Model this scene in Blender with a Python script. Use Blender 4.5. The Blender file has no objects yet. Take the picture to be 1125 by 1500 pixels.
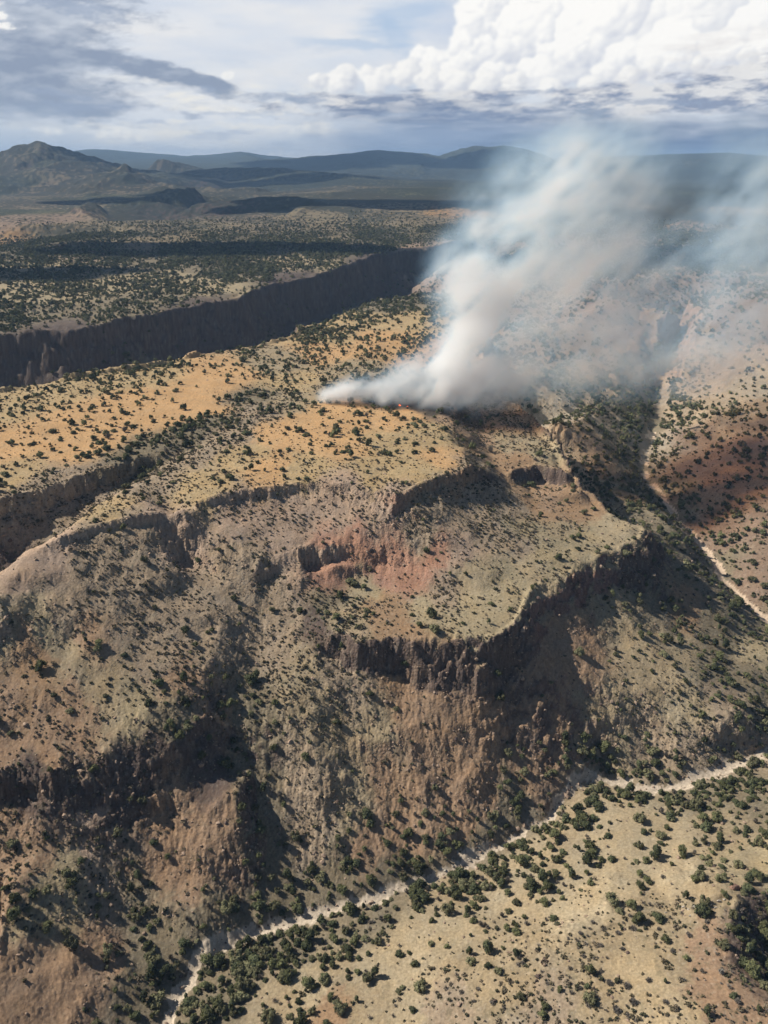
import bpy, math, random
import numpy as np
from mathutils import Vector, geometry as mgeo

R = math.radians
sc = bpy.context.scene
col = sc.collection

# ---------------------------------------------------------------- camera
F_PX, PITCH, CAM_Z = 1168.0, 23.8, 300.0      # focal length in pixels of a 1125 x 1500 frame
cd = bpy.data.cameras.new('camera')
cam = bpy.data.objects.new('camera', cd)
col.objects.link(cam)
cam.location = (0, 0, CAM_Z)
cam.rotation_euler = (R(90 - PITCH), 0, 0)
cd.sensor_fit = 'VERTICAL'
cd.sensor_height = 24.0
cd.lens = F_PX / 1500.0 * 24.0
cd.clip_start = 1.0
cd.clip_end = 90000.0
sc.camera = cam

# ---------------------------------------------------------------- daylight
SKY_GAIN = 0.86
SUN_AZ, SUN_EL = -74.0, 40.0        # degrees clockwise from the view direction (+y), elevation
world = bpy.data.worlds.new('World')
sc.world = world
world.use_nodes = True
wn = world.node_tree.nodes
wl = world.node_tree.links
bg = wn['Background']
sky = wn.new('ShaderNodeTexSky')
sky.sky_type = 'NISHITA'
sky.sun_disc = False
sky.sun_elevation = R(SUN_EL)
sky.sun_rotation = R(SUN_AZ)
sky.altitude = 1800
sky.dust_density = 1.5
wl.new(sky.outputs[0], bg.inputs[0])
bg.inputs[1].default_value = 0.05

sd = bpy.data.lights.new('sun', 'SUN')
sd.energy = 5.0
sd.angle = R(0.5)
sd.color = (1.0, 0.93, 0.82)
sun = bpy.data.objects.new('sun', sd)
col.objects.link(sun)
SUN_DIR = Vector((math.sin(R(SUN_AZ)) * math.cos(R(SUN_EL)), math.cos(R(SUN_AZ)) * math.cos(R(SUN_EL)), math.sin(R(SUN_EL))))
sun.rotation_euler = SUN_DIR.to_track_quat('Z', 'Y').to_euler()
sun.location = SUN_DIR * 2000

vs = sc.view_settings
vs.view_transform = 'Standard'
vs.look = 'None'
vs.exposure = 0.25
vs.gamma = 1.0
vs.use_curve_mapping = False
sc.cycles.volume_bounces = 14
sc.cycles.max_bounces = 14
sc.cycles.diffuse_bounces = 2
sc.cycles.transparent_max_bounces = 8
sc.cycles.volume_step_rate = 1.0
sc.cycles.volume_max_steps = 256

# ---------------------------------------------------------------- small helpers
def tag(o, label=None, cat=None, group=None, kind=None):
    if label: o['label'] = label
    if cat: o['category'] = cat
    if group: o['group'] = group
    if kind: o['kind'] = kind
    return o

def rays(u, v):
    """unit-forward directions for pixels of the 1125 x 1500 frame: (x, y, z) in the world"""
    u = np.asarray(u, float); v = np.asarray(v, float)
    a = (u - 562.5) / F_PX
    b = (750.0 - v) / F_PX
    c, s = math.cos(R(PITCH)), math.sin(R(PITCH))
    return a, c + b * s, -s + b * c

def at_z(u, v, z):
    a, f, d = rays(u, v)
    t = (z - CAM_Z) / d
    return float(a * t), float(f * t)

def at_d(u, v, dist):
    a, f, d = rays(u, v)
    t = dist / f
    return float(a * t), float(f * t), float(CAM_Z + d * t)

# gradient noise --------------------------------------------------------------
_rs = np.random.RandomState(7)
_PERM = np.concatenate([_rs.permutation(1024)] * 2).astype(np.int32)
_G2 = np.stack([np.cos(np.arange(1024) * 2.39996), np.sin(np.arange(1024) * 2.39996)], 1).astype(np.float32)
_g3 = _rs.normal(size=(1024, 3)); _G3 = (_g3 / np.linalg.norm(_g3, axis=1)[:, None]).astype(np.float32)

def noise2(x, y):
    xi = np.floor(x); yi = np.floor(y)
    fx = (x - xi).astype(np.float32); fy = (y - yi).astype(np.float32)
    xi = xi.astype(np.int32) & 1023; yi = yi.astype(np.int32) & 1023
    ux = fx * fx * fx * (fx * (fx * 6 - 15) + 10); uy = fy * fy * fy * (fy * (fy * 6 - 15) + 10)
    def g(ix, iy, dx, dy):
        h = _PERM[_PERM[ix & 1023] + (iy & 1023)]
        return _G2[h, 0] * dx + _G2[h, 1] * dy
    a = g(xi, yi, fx, fy); b = g(xi + 1, yi, fx - 1, fy)
    c = g(xi, yi + 1, fx, fy - 1); d = g(xi + 1, yi + 1, fx - 1, fy - 1)
    ab = a + ux * (b - a)
    return 1.5 * (ab + uy * (c + ux * (d - c) - ab))

def fbm(x, y, lam, octv=4, gain=0.5, seed=0.0):
    s = 0; a = 1.0; f = 1.0 / lam; n = 0
    for k in range(octv):
        s = s + a * noise2(x * f + seed * 17.3 + k * 31.7, y * f - seed * 9.1 + k * 11.3)
        n += a; a *= gain; f *= 2.03
    return s / n

def ridged(x, y, lam, octv=4, gain=0.5, seed=0.0):
    s = 0; a = 1.0; f = 1.0 / lam; n = 0
    for k in range(octv):
        s = s + a * (1 - 2 * np.abs(noise2(x * f + seed * 7.7 + k * 13.1, y * f + seed * 5.1 - k * 21.3)))
        n += a; a *= gain; f *= 2.1
    return s / n

def noise3(x, y, z):
    xi = np.floor(x).astype(np.int32); yi = np.floor(y).astype(np.int32); zi = np.floor(z).astype(np.int32)
    fx = (x - xi).astype(np.float32); fy = (y - yi).astype(np.float32); fz = (z - zi).astype(np.float32)
    ux = fx * fx * (3 - 2 * fx); uy = fy * fy * (3 - 2 * fy); uz = fz * fz * (3 - 2 * fz)
    def g(i, j, k):
        h = _PERM[_PERM[_PERM[(xi + i) & 1023] + ((yi + j) & 1023)] + ((zi + k) & 1023)]
        return _G3[h, 0] * (fx - i) + _G3[h, 1] * (fy - j) + _G3[h, 2] * (fz - k)
    def lerp(a, b, t): return a + t * (b - a)
    return 1.6 * lerp(lerp(lerp(g(0, 0, 0), g(1, 0, 0), ux), lerp(g(0, 1, 0), g(1, 1, 0), ux), uy),
                      lerp(lerp(g(0, 0, 1), g(1, 0, 1), ux), lerp(g(0, 1, 1), g(1, 1, 1), ux), uy), uz)

def sstep(e0, e1, x):
    t = np.clip((x - e0) / (e1 - e0), 0, 1)
    return t * t * (3 - 2 * t)


def grid_object(name, P, faces, attrs, smooth=True):
    """a mesh over a regular grid of points P (rows, columns, 3); faces: mask of the cells to keep"""
    nr, na = P.shape[:2]
    idx = np.arange(nr * na).reshape(nr, na)
    q = np.stack([idx[:-1, :-1], idx[:-1, 1:], idx[1:, 1:], idx[1:, :-1]], -1)
    q = q.reshape(-1, 4) if faces is None else q[faces]
    used, inv = np.unique(q.ravel(), return_inverse=True)
    co = P.reshape(-1, 3)[used].astype(np.float32)
    me = bpy.data.meshes.new(name)
    me.vertices.add(len(co)); me.vertices.foreach_set('co', co.ravel())
    me.loops.add(inv.size); me.loops.foreach_set('vertex_index', inv.ravel().astype(np.int32))
    me.polygons.add(len(q)); me.polygons.foreach_set('loop_start', np.arange(0, inv.size, 4, dtype=np.int32))
    if smooth: me.polygons.foreach_set('use_smooth', np.ones(len(q), bool))
    me.update(calc_edges=True)
    for k, A in attrs.items():
        if A.ndim == 3:
            at = me.attributes.new(k, 'FLOAT_COLOR', 'POINT')
            C = A.reshape(-1, A.shape[-1])[used]
            if C.shape[1] == 3: C = np.concatenate([C, np.ones((len(C), 1))], 1)
            at.data.foreach_set('color', C.astype(np.float32).ravel())
        else:
            at = me.attributes.new(k, 'FLOAT', 'POINT'); at.data.foreach_set('value', A.ravel()[used].astype(np.float32))
    o = bpy.data.objects.new(name, me); col.objects.link(o)
    return o
# ================================================================ SKY (dome far beyond the haze)
def sky_colours(az, el):
    """linear colours of the cloudy sky; az, el in degrees (arrays)"""
    X = (562.5 + 22.5 * az).astype(np.float32); Y = (235.0 - 26.4 * el).astype(np.float32)    # 22-26 units per degree
    c = lambda r, g, b: (np.array([r, g, b], np.float32) / 255.0) ** 2.2
    BX = X + 26 * fbm(X / 90, Y / 34, 1.0, 6, .6, 81); BY = Y + 11 * fbm(X / 90, Y / 34, 1.0, 6, .6, 82)
    def blob(cx, cy, sx, sy, ang=0.0, p=1.0):
        ca, sa = math.cos(R(ang)), math.sin(R(ang))
        dx, dy = BX - cx, BY - cy
        q = ((dx * ca + dy * sa) / sx) ** 2 + ((-dx * sa + dy * ca) / sy) ** 2
        return np.exp(-q ** p)
    def f(lx, ly, o=5, g=.52, s=0):
        return fbm(X / lx, Y / ly, 1.0, o, g, s)
    def bil(l, o=5, g=.55, s=0, sy=1.0, dx=0, dy=0):
        a = 1.0; fr = 1.0 / l; r = 0; n = 0
        wxx = X + dx + l * .25 * noise2(X / l * 1.3 + s, Y / l * 1.3); wyy = (Y + dy) * sy + l * .25 * noise2(X / l * 1.3 + 9, Y / l * 1.3 + s)
        for k in range(o):
            r = r + a * np.abs(noise2(wxx * fr + 13.7 * k + s, wyy * fr - 7.1 * k + s)); n += a; a *= g; fr *= 2.1
        return r / n
    def over(img, m, colr):
        return img * (1 - m[..., None]) + m[..., None] * colr
    def mix(a, b, t):
        return a * (1 - t[..., None]) + b * t[..., None]
    img = np.zeros(X.shape + (3,), np.float32)
    t = sstep(0, 235, Y)
    img[:] = mix(c(190, 204, 226), c(205, 215, 226), t)
    # thin high veil, streaked
    veil = np.clip(.62 + 1.0 * f(260, 60, 5, .5, 1) + .3 * blob(330, 60, 260, 80), 0, 1)
    img = over(img, veil * .85, mix(c(226, 230, 236), c(240, 238, 236), np.clip(.5 + 1.2 * f(120, 30, 4, .5, 2), 0, 1)))
    # blue openings
    for b in (blob(590, 22, 70, 22, -18), blob(760, 0, 25, 8), blob(520, 62, 80, 9, 3), blob(572, 45, 40, 22, 40)):
        m = np.clip(b * 1.5 + .5 * f(50, 14, 4, .55, 3) - .2, 0, 1) * np.clip(b * 3, 0, 1)
        img = over(img, m * .6, c(170, 194, 222))
    # cream streaks of broken cloud low on the left
    low = np.clip(f(90, 24, 6, .62, 4) * 2.6 + .2, 0, 1) * np.clip(blob(290, 165, 270, 50) * 1.5, 0, 1)
    img = over(img, low, c(243, 240, 233))
    lowd = np.clip(f(70, 18, 6, .62, 5) * 2.8 - .1, 0, 1) * np.clip(blob(360, 175, 250, 45) * 1.3, 0, 1)
    img = over(img, lowd * .6, c(166, 181, 204))
    # grey mass on the left with its arm
    n = .7 * f(90, 40, 6, .6, 6) + .6 * f(34, 12, 5, .62, 26)
    env = (1.15 * blob(-20, 110, 230, 62, 6, 1.3) + .8 * blob(150, 28, 110, 40) + 1.0 * blob(130, 150, 75, 20, 4) + 1.1 * blob(235, 100, 95, 11, 13, 1.0) + .75 * blob(310, 118, 60, 12, 10)+ .45 * blob(400, 140, 80, 12, 4)
           + .8 * blob(-120, 60, 200, 90))
    m = sstep(.22, .95, env + .75 * n - .03)
    shade = np.clip(.22 + 1.2 * f(60, 24, 5, .55, 7) + .6 * blob(60, 30, 160, 35) - .4 * blob(245, 108, 110, 14, 14), 0, 1)
    img = over(img, m * .97, mix(c(142, 155, 177), c(188, 196, 209), shade))
    # bright rim patches
    for (cx, cy, sx, sy, a, k) in ((25, 40, 62, 15, 10, 1.0), (20, 22, 50, 6, 0, .6), (100, 190, 30, 5, 5, .7), (345, 106, 12, 6, 0, .7), (190, 195, 60, 10, 5, .6)):
        b = blob(cx, cy, sx, sy, a, 1.4)
        m = sstep(.3, .85, b * 1.0 + .9 * f(24, 10, 5, .62, 8)) * k * sstep(.05, .35, b)
        img = over(img, m, c(248, 247, 244))
    # rain veil under the left mass, paling to the right
    rain = np.clip(blob(-40, 215, 230, 55, 0, 1.0) * (1 + .4 * f(60, 300, 3, .5, 9)), 0, 1)
    img = over(img, rain * .7, c(172, 190, 212))
    img = over(img, np.clip(blob(520, 208, 200, 22) * 1.1, 0, 1) * .6, c(178, 195, 216))
    # great cumulus on the right: heaped domes, each budding smaller domes -----------
    gx1, gy1 = X[0], Y[:, 0]
    wX = X + 6.5 * f(15, 13, 5, .62, 61) + 9 * f(50, 40, 3, .5, 63); wY = Y + 6.5 * f(15, 13, 5, .62, 62) + 9 * f(50, 40, 3, .5, 64)
    def cumulus(img, parents, seed, lit, dark, floor_y, soft=1.6, glow=None, squash=.85, opac=1.0, kids=(26, 9)):
        r2 = np.random.RandomState(seed); balls = []
        for (px_, py_, pr) in parents:
            balls.append((px_, py_, 0.0, pr, 0, 0, 1.0))
            for _ in range(kids[0]):
                a = r2.uniform(-math.pi, math.pi); q = r2.rand() ** .5; d = np.array((math.cos(a) * q, math.sin(a) * q * squash, math.sqrt(max(0, 1 - q * q))))
                cr_ = pr * r2.uniform(.22, .46); c1 = np.array((px_, py_, 0)) + d * pr * .86
                balls.append((c1[0], c1[1], c1[2], cr_, d[0], d[1], d[2]))
                for _ in range(kids[1]):
                    a2 = r2.uniform(-math.pi, math.pi); q2 = r2.rand() ** .5; d2 = np.array((math.cos(a2) * q2, math.sin(a2) * q2, math.sqrt(max(0, 1 - q2 * q2))))
                    c2 = c1 + d2 * cr_ * .85; balls.append((c2[0], c2[1], c2[2], cr_ * r2.uniform(.25, .5), (d[0] + d2[0]) / 2, (d[1] + d2[1]) / 2, (d[2] + d2[2]) / 2))
        zb = np.full(X.shape, -1e9, np.float32); sh = np.zeros(X.shape, np.float32); al = np.zeros(X.shape, np.float32)
        Lx, Ly, Lz = -.60, -.62, .50
        for (bx_, by_, bz_, br, nx_, ny_, nz_) in balls:
            if by_ - br > floor_y + 14: continue
            i0, i1 = np.searchsorted(gx1, (bx_ - br - 9, bx_ + br + 9)); ys_ = -gy1; j0, j1 = np.searchsorted(ys_, (-(by_ + br + 9), -(by_ - br - 9)))
            if i1 <= i0 or j1 <= j0: continue
            sl = (slice(j0, j1), slice(i0, i1)); dx = (wX[sl] - bx_) / br; dy = (wY[sl] - by_) / br; q = dx * dx + dy * dy
            al[sl] = np.maximum(al[sl], np.clip((1.0 - q) * br / 5.0, 0, 1))
            dz = np.sqrt(np.clip(1 - q, 0, 1)); z = bz_ + dz * br; m = (q < 1) & (z > zb[sl])
            s_ = .5 * (dx * Lx + dy * Ly + dz * Lz) + .5 * (nx_ * Lx + ny_ * Ly + nz_ * Lz)
            zb[sl] = np.where(m, z, zb[sl]); sh[sl] = np.where(m, s_, sh[sl])
        def bl(A, n_):
            for ax in (0, 1):
                k_ = np.exp(-.5 * (np.arange(-3, 4) / n_) ** 2); k_ /= k_.sum(); A = sum(w * np.roll(A, o_, ax) for w, o_ in zip(k_, range(-3, 4)))
            return A
        sh = bl(sh, soft); al = bl(al, 1.2)
        t = np.clip(.44 + .86 * sh + .16 * f(40, 30, 5, .6, seed), 0, 1)
        if glow is not None: t = np.clip(t + glow, 0, 1)
        al = al * (1 - sstep(floor_y - 16, floor_y + 10, Y + 12 * f(40, 10, 4, .6, seed + 1))) * opac
        return over(img, al, mix(dark, lit, t))
    WH, SH_ = c(255, 253, 249), c(176, 186, 208)
    img = cumulus(img, [(1120, 20, 62), (1060, 52, 44), (1180, 60, 70), (980, 10, 62), (900, 20, 60)], 5, WH, c(206, 211, 222), 120, glow=.12 + 0 * X, opac=.95)
    img = cumulus(img, [(700, 22, 42), (735, 50, 42), (690, 70, 38), (775, 36, 50), (830, 60, 56), (860, 20, 60), (640, 92, 26), (612, 78, 17), (668, 100, 30), (720, 104, 34), (790, 100, 40), (880, 92, 46), (950, 84, 46), (1010, 90, 40), (1080, 92, 40), (1140, 80, 50)],
                  6, WH, SH_, 138, glow=.22 * np.clip(blob(930, 40, 180, 60, 0, 1.4), 0, 1) + .02, opac=.98)
    img = cumulus(img, [(470, 110, 14), (486, 112, 12), (508, 103, 17), (536, 104, 15), (566, 104, 19), (596, 104, 22), (630, 114, 22), (664, 118, 24), (704, 122, 24), (748, 124, 22), (800, 128, 22), (850, 120, 18), (500, 118, 18), (550, 120, 20), (900, 110, 15), (935, 98, 12), (990, 96, 14), (1050, 88, 14), (1086, 84, 12), (1120, 92, 16)],
                  7, c(252, 250, 246), c(178, 187, 206), 140, glow=0 * X, kids=(14, 5))
    img = cumulus(img, [(165, 196, 8), (180, 192, 9), (196, 199, 9), (212, 203, 7), (430, 190, 7), (452, 187, 9), (474, 189, 8), (395, 226, 6), (410, 224, 7), (424, 227, 5), (96, 190, 6), (110, 189, 6), (338, 108, 7), (348, 111, 6)],
                  8, c(248, 246, 240), c(206, 212, 222), 232, glow=.2 + 0 * X, kids=(8, 3), opac=.5, soft=1.0)
    m = np.clip(.1 + 1.6 * f(110, 26, 6, .58, 44), 0, 1) * sstep(850, 960, X) * sstep(30, 70, Y) * (1 - sstep(120, 150, Y))
    img = over(img, m * .75, c(222, 218, 217))
    # ragged grey layers in front of its base
    band = blob(840, 150, 420, 30, 0, 2.0) + .8 * blob(1100, 118, 190, 40, 0, 2.0) + .5 * blob(560, 150, 190, 22)
    tx = f(95, 26, 6, .6, 11)
    m = sstep(.25, .95, band * .9 + 1.1 * tx - .15 + .4 * f(40, 9, 5, .6, 31))
    img = over(img, m * .88, mix(c(128, 141, 168), c(232, 230, 228), np.clip(.64 + 2.7 * f(62, 20, 6, .62, 12) - .55 * sstep(125, 185, Y), 0, 1)))
    # dark slate base that runs down to the skyline
    base = sstep(140, 192, Y + 30 * f(120, 30, 5, .58, 13) - 14 * blob(960, 185, 200, 60) + 20 * blob(560, 160, 150, 60)) * sstep(400, 640, X + 90 * f(90, 30, 5, .55, 14))
    dk = mix(c(98, 118, 152), c(140, 158, 186), np.clip(.42 + .9 * f(150, 16, 5, .55, 15) + .8 * blob(620, 200, 150, 30) - .4 * blob(960, 190, 230, 35) - .3 * blob(1120, 170, 120, 40), 0, 1))
    img = over(img, base * .93, dk)
    m = np.clip(f(80, 12, 5, .6, 16) * 2.2 - .25, 0, 1) * blob(700, 178, 260, 22)
    img = over(img, m * .5, c(196, 202, 214))
    # a few torn scraps in front
    for (cx, cy, sx, sy, a) in ((310, 130, 24, 6, 20), (288, 168, 20, 6, 8), (185, 155, 26, 12, 10), (130, 160, 60, 10, 3), (150, 20, 90, 14, 10), (118, 140, 60, 7, 5), (440, 140, 60, 10, 4), (760, 132, 60, 6, -3), (950, 150, 90, 8, 0)):
        b = blob(cx, cy, sx, sy, a)
        m = sstep(.35, .9, b + .9 * f(24, 9, 5, .62, 17)) * .6 * sstep(.05, .3, b)
        img = over(img, m, c(152, 166, 190))
    return img

def build_sky():
    na, ne = 1500, 330
    az = np.linspace(-46, 46, na); el = np.linspace(-2.0, 14.0, ne)
    A, E = np.meshgrid(az, el)
    rad = 60000.0
    x = rad * np.cos(np.radians(E)) * np.sin(np.radians(A)); y = rad * np.cos(np.radians(E)) * np.cos(np.radians(A)); z = CAM_Z + rad * np.sin(np.radians(E))
    rgb = sky_colours(A, E)
    fade = sstep(0, 3.5, 46 - np.abs(A)) * sstep(0, 3.5, 14 - E)        # melts into the open sky at its borders
    colr = np.concatenate([rgb, fade[..., None]], -1).astype(np.float32)
    o = grid_object('sky', np.stack([x, y, z], -1), None, {'cloud': colr})
    m = bpy.data.materials.new('clouded_sky'); m.use_nodes = True
    n = m.node_tree.nodes; l = m.node_tree.links; n.clear()
    at = n.new('ShaderNodeAttribute'); at.attribute_name = 'cloud'
    em = n.new('ShaderNodeEmission'); tr = n.new('ShaderNodeBsdfTransparent'); mx = n.new('ShaderNodeMixShader'); out = n.new('ShaderNodeOutputMaterial')
    l.new(at.outputs['Color'], em.inputs['Color']); em.inputs['Strength'].default_value = SKY_GAIN
    l.new(at.outputs['Alpha'], mx.inputs[0]); l.new(tr.outputs[0], mx.inputs[1]); l.new(em.outputs[0], mx.inputs[2]); l.new(mx.outputs[0], out.inputs['Surface'])
    o.data.materials.append(m)
    m.cycles.emission_sampling = 'NONE'
    tag(o, kind='structure')
build_sky()
# ================================================================ TERRAIN
# Survey of the canyon: breaklines (rims, cliff feet, stream beds, crests).  Each entry is a sight line and the
# ground height it meets, which fixes the real east / north position of that point.
ZK = 0.90            # height of the canyon relief
PTS, EDGES = [], []          # PTS: (x, y, z)

def line(pts, k=1.0, dz=None, closed=False):
    """pts: (u, v, z); k scales the plan distance (hidden feet behind a rim); dz replaces the height"""
    first = prev = None
    for p in pts:
        if len(p) == 4: x, y, z = at_d(p[0], p[1], p[3] * (1.10 if p[3] < 7000 else 1.10))
        else:
            z = p[2] * ZK; x, y = at_z(p[0], p[1], z)
        if dz is not None: z = dz * ZK
        PTS.append((x * k, y * k, z)); i = len(PTS) - 1
        if prev is not None: EDGES.append((prev, i))
        prev = i
        if first is None: first = i

def dots(pts, k=1.0, dz=None):
    for p in pts: line([p], k, dz)

# dry wash in the near canyon
WASH = [(215, 1640, -2), (240, 1500, -1), (262, 1460, -.5), (290, 1412, 0), (330, 1380, 0), (385, 1362, .5), (440, 1346, 1), (520, 1326, 1.5),
        (600, 1300, 2), (650, 1280, 2.5), (700, 1256, 3), (760, 1224, 3.5), (800, 1200, 4), (822, 1175, 4), (845, 1152, 4.5),
        (870, 1143, 5), (905, 1147, 5), (950, 1158, 5.5), (1000, 1150, 6), (1040, 1135, 7), (1125, 1103, 8), (1260, 1060, 9), (1500, 1020, 12)]
line(WASH)
# valley wash of the right-hand canyon
VALLEY = [(1500, 1010, 12.5), (1210, 965, 12), (1125, 915, 15), (1090, 885, 16), (1060, 855, 18), (1045, 825, 20), (1020, 795, 22), (990, 762, 25),
          (960, 720, 28), (940, 690, 31), (950, 650, 35), (962, 618, 38), (972, 590, 42), (968, 560, 46), (975, 535, 52), (988, 512, 60), (1002, 486, 68)]
line(VALLEY[1:])
# upper mesa rim: nose, front, tip, east side (the last part behind the smoke)
R1 = [(-90, 905, 104), (0, 868, 112), (30, 828, 118), (60, 800, 122), (95, 783, 126), (165, 765, 127), (230, 750, 127), (270, 738, 127), (310, 728, 127), (390, 711, 127),
      (450, 706, 126), (510, 708, 126), (545, 715, 125), (580, 721, 125), (605, 716, 125), (640, 700, 125), (680, 682, 125)]
R1E = [(680, 682, 125), (668, 655, 125), (652, 630, 126), (645, 605, 126), (655, 585, 126), (690, 562, 125), (720, 535, 124),
       (705, 495, 122), (675, 462, 119), (655, 440, 116), (640, 427, 115)]
R1N = [(-300, 612, 130), (0, 572, 130), (100, 552, 130), (225, 535, 129), (280, 522, 128), (350, 510, 126), (425, 495, 123), (450, 477, 119), (475, 470, 118), (562, 437, 115), (640, 427, 115)]
line(R1); line(R1E); line(R1N)
dots([(100, 640, 128), (0, 650, 129), (250, 600, 129), (400, 560, 127), (450, 640, 129), (560, 560, 127), (560, 640, 128), (330, 560, 129), (550, 500, 122),
      (600, 470, 119), (380, 690, 128), (150, 600, 130), (620, 660, 126), (-300, 720, 128)])
# foot of the upper cliff
B1 = [(-90, 955, 95), (0, 915, 101), (60, 882, 104), (120, 866, 104), (200, 840, 105), (240, 842, 101), (268, 832, 95), (300, 806, 105), (350, 800, 106),
      (390, 806, 103), (430, 806, 102), (475, 804, 101), (520, 785, 104), (560, 757, 111), (600, 748, 114), (645, 725, 114), (690, 712, 112)]
line([(60, 811, 118.5), (100, 796, 120.5), (165, 781, 120), (228, 769, 119.5), (268, 757, 117), (310, 746, 119), (390, 731, 118.5), (450, 727, 117.5), (510, 729, 117.5), (545, 736, 117), (580, 742, 117), (610, 738, 116.5), (645, 722, 116), (683, 703, 116.5)])
line(B1)
dots([(0, 952, 91), (60, 915, 97), (130, 900, 97), (200, 880, 96), (250, 870, 93), (320, 850, 93)])
# side canyon on the left
C1F = [(-250, 770, 126), (-60, 738, 126), (0, 728, 126), (60, 716, 126), (130, 692, 126), (200, 667, 127), (260, 650, 127), (325, 627, 127.5)]
C1B = [(-250, 930, 60), (-60, 885, 74), (0, 850, 84), (60, 808, 95), (110, 772, 104), (170, 725, 111), (250, 675, 120), (325, 632, 126)]
line(C1F); line(C1B); line(C1F[:6], .988, 112)
line([(110, 770, 126.5), (150, 735, 127), (190, 712, 127), (230, 692, 127), (290, 658, 127.5), (330, 638, 128)])
# east flank of the mesa: hollow, red knob and its cliff, outer crest
line([(650, 590, 126), (690, 600, 114), (710, 650, 108), (740, 700, 101), (780, 735, 92)])
dots([(704, 684, 112), (686, 655, 114.5), (672, 628, 115), (664, 604, 116), (720, 625, 111)])
R3 = [(735, 702, 103), (752, 693, 104), (790, 680, 104), (822, 690, 102), (852, 716, 97)]
B3 = [(745, 716, 96), (768, 714, 90), (802, 712, 87.5), (835, 725, 86), (862, 742, 86)]
line(R3); line(B3)
dots([(760, 650, 108), (800, 655, 106)])
CREST = [(765, 598, 110), (795, 630, 108), (815, 655, 105), (840, 690, 100), (858, 718, 94), (895, 752, 87)]
line(CREST)
line(CREST, 1.02, 80)
line(CREST, 1.10, 56)
# benches under the upper cliff
line([(370, 838, 94), (440, 830, 95.5), (500, 825, 95), (560, 814, 94.5), (640, 800, 96), (700, 790, 96), (760, 790, 93)])
line([(440, 838, 88), (500, 832, 88.5), (560, 826, 89.5), (640, 838, 88), (700, 842, 87), (750, 832, 87)])
line([(455, 850, 84), (520, 852, 83.5), (600, 856, 83), (660, 862, 82.5), (700, 868, 82), (745, 850, 83)])
dots([(650, 750, 108), (700, 740, 104), (780, 780, 91), (600, 780, 103), (840, 780, 88), (860, 775, 87), (600, 880, 80.5), (700, 880, 81), (850, 800, 85)])
# lower rim (dark cliff above the wash)
R2 = [(428, 884, 82), (455, 905, 80), (495, 925, 79.5), (540, 938, 79), (600, 936, 79), (650, 925, 79), (700, 930, 78), (735, 926, 78), (752, 905, 79),
      (768, 885, 80), (790, 862, 81), (820, 842, 82), (860, 822, 83), (900, 802, 84), (935, 790, 84), (948, 775, 84), (925, 765, 85), (895, 752, 87)]
line(R2)
B2 = [(425, 905, 78), (455, 945, 72.5), (510, 985, 61), (560, 986, 60.5), (600, 1000, 55), (650, 1015, 52), (700, 1010, 53), (755, 985, 55), (800, 932, 61.5), (850, 892, 63.5),
      (900, 862, 65), (950, 842, 63), (978, 815, 58), (990, 790, 45)]
line(B2)
line([(975, 770, 52), (945, 740, 50), (920, 715, 52)])
# slope between the dark cliff and the two washes
dots([(900, 950, 46), (1000, 900, 38), (1125, 960, 25), (1125, 1040, 20), (1050, 1000, 32), (960, 960, 43), (900, 1000, 40), (850, 1050, 30), (800, 1000, 46),
      (1000, 1060, 24), (950, 1100, 13), (880, 1120, 7.5), (900, 1090, 17), (1060, 1060, 25), (1050, 1100, 13), (600, 1100, 36), (700, 1100, 30), (700, 1180, 14),
      (780, 1100, 23), (480, 1000, 63), (450, 950, 72), (530, 1150, 27), (520, 1250, 10), (640, 1200, 15), (600, 1250, 7), (820, 1130, 12), (1060, 930, 27), (1080, 940, 25)])
line([(440, 965, 68), (430, 1010, 62), (445, 1060, 53), (455, 1130, 38), (462, 1200, 22), (450, 1275, 8)])
# gully down the centre left
line([(380, 850, 88), (385, 900, 79), (380, 955, 68), (365, 1000, 63), (345, 1035, 57), (360, 1080, 48), (372, 1130, 35), (382, 1180, 26), (402, 1240, 15), (428, 1300, 6), (440, 1346, 1)])
# left hill, its broken brink, the red slope under it
dots([(300, 1000, 71), (330, 910, 83), (250, 940, 82), (100, 935, 89), (0, 990, 83), (100, 1010, 77), (200, 1040, 70), (300, 1060, 60), (270, 900, 89),
      (300, 1200, 33), (230, 1200, 34), (300, 1280, 18), (240, 1290, 18), (342, 1150, 41), (350, 1200, 31), (358, 1250, 21), (300, 1340, 9), (380, 1310, 8)])
line([(-200, 1150, 52), (0, 1125, 60), (80, 1118, 61), (160, 1100, 62), (240, 1094, 59), (310, 1090, 50)])
line([(-200, 1220, 40), (0, 1170, 46), (80, 1158, 50), (160, 1158, 49), (240, 1148, 46), (312, 1130, 41)])
dots([(150, 1250, 29), (60, 1230, 36), (0, 1270, 32), (0, 1350, 23), (100, 1350, 19), (185, 1380, 8), (205, 1440, 2), (100, 1450, 13), (0, 1450, 22), (0, 1510, 18), (100, 1520, 10),
      (190, 1500, 1), (90, 1290, 28), (215, 1340, 10)])
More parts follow.
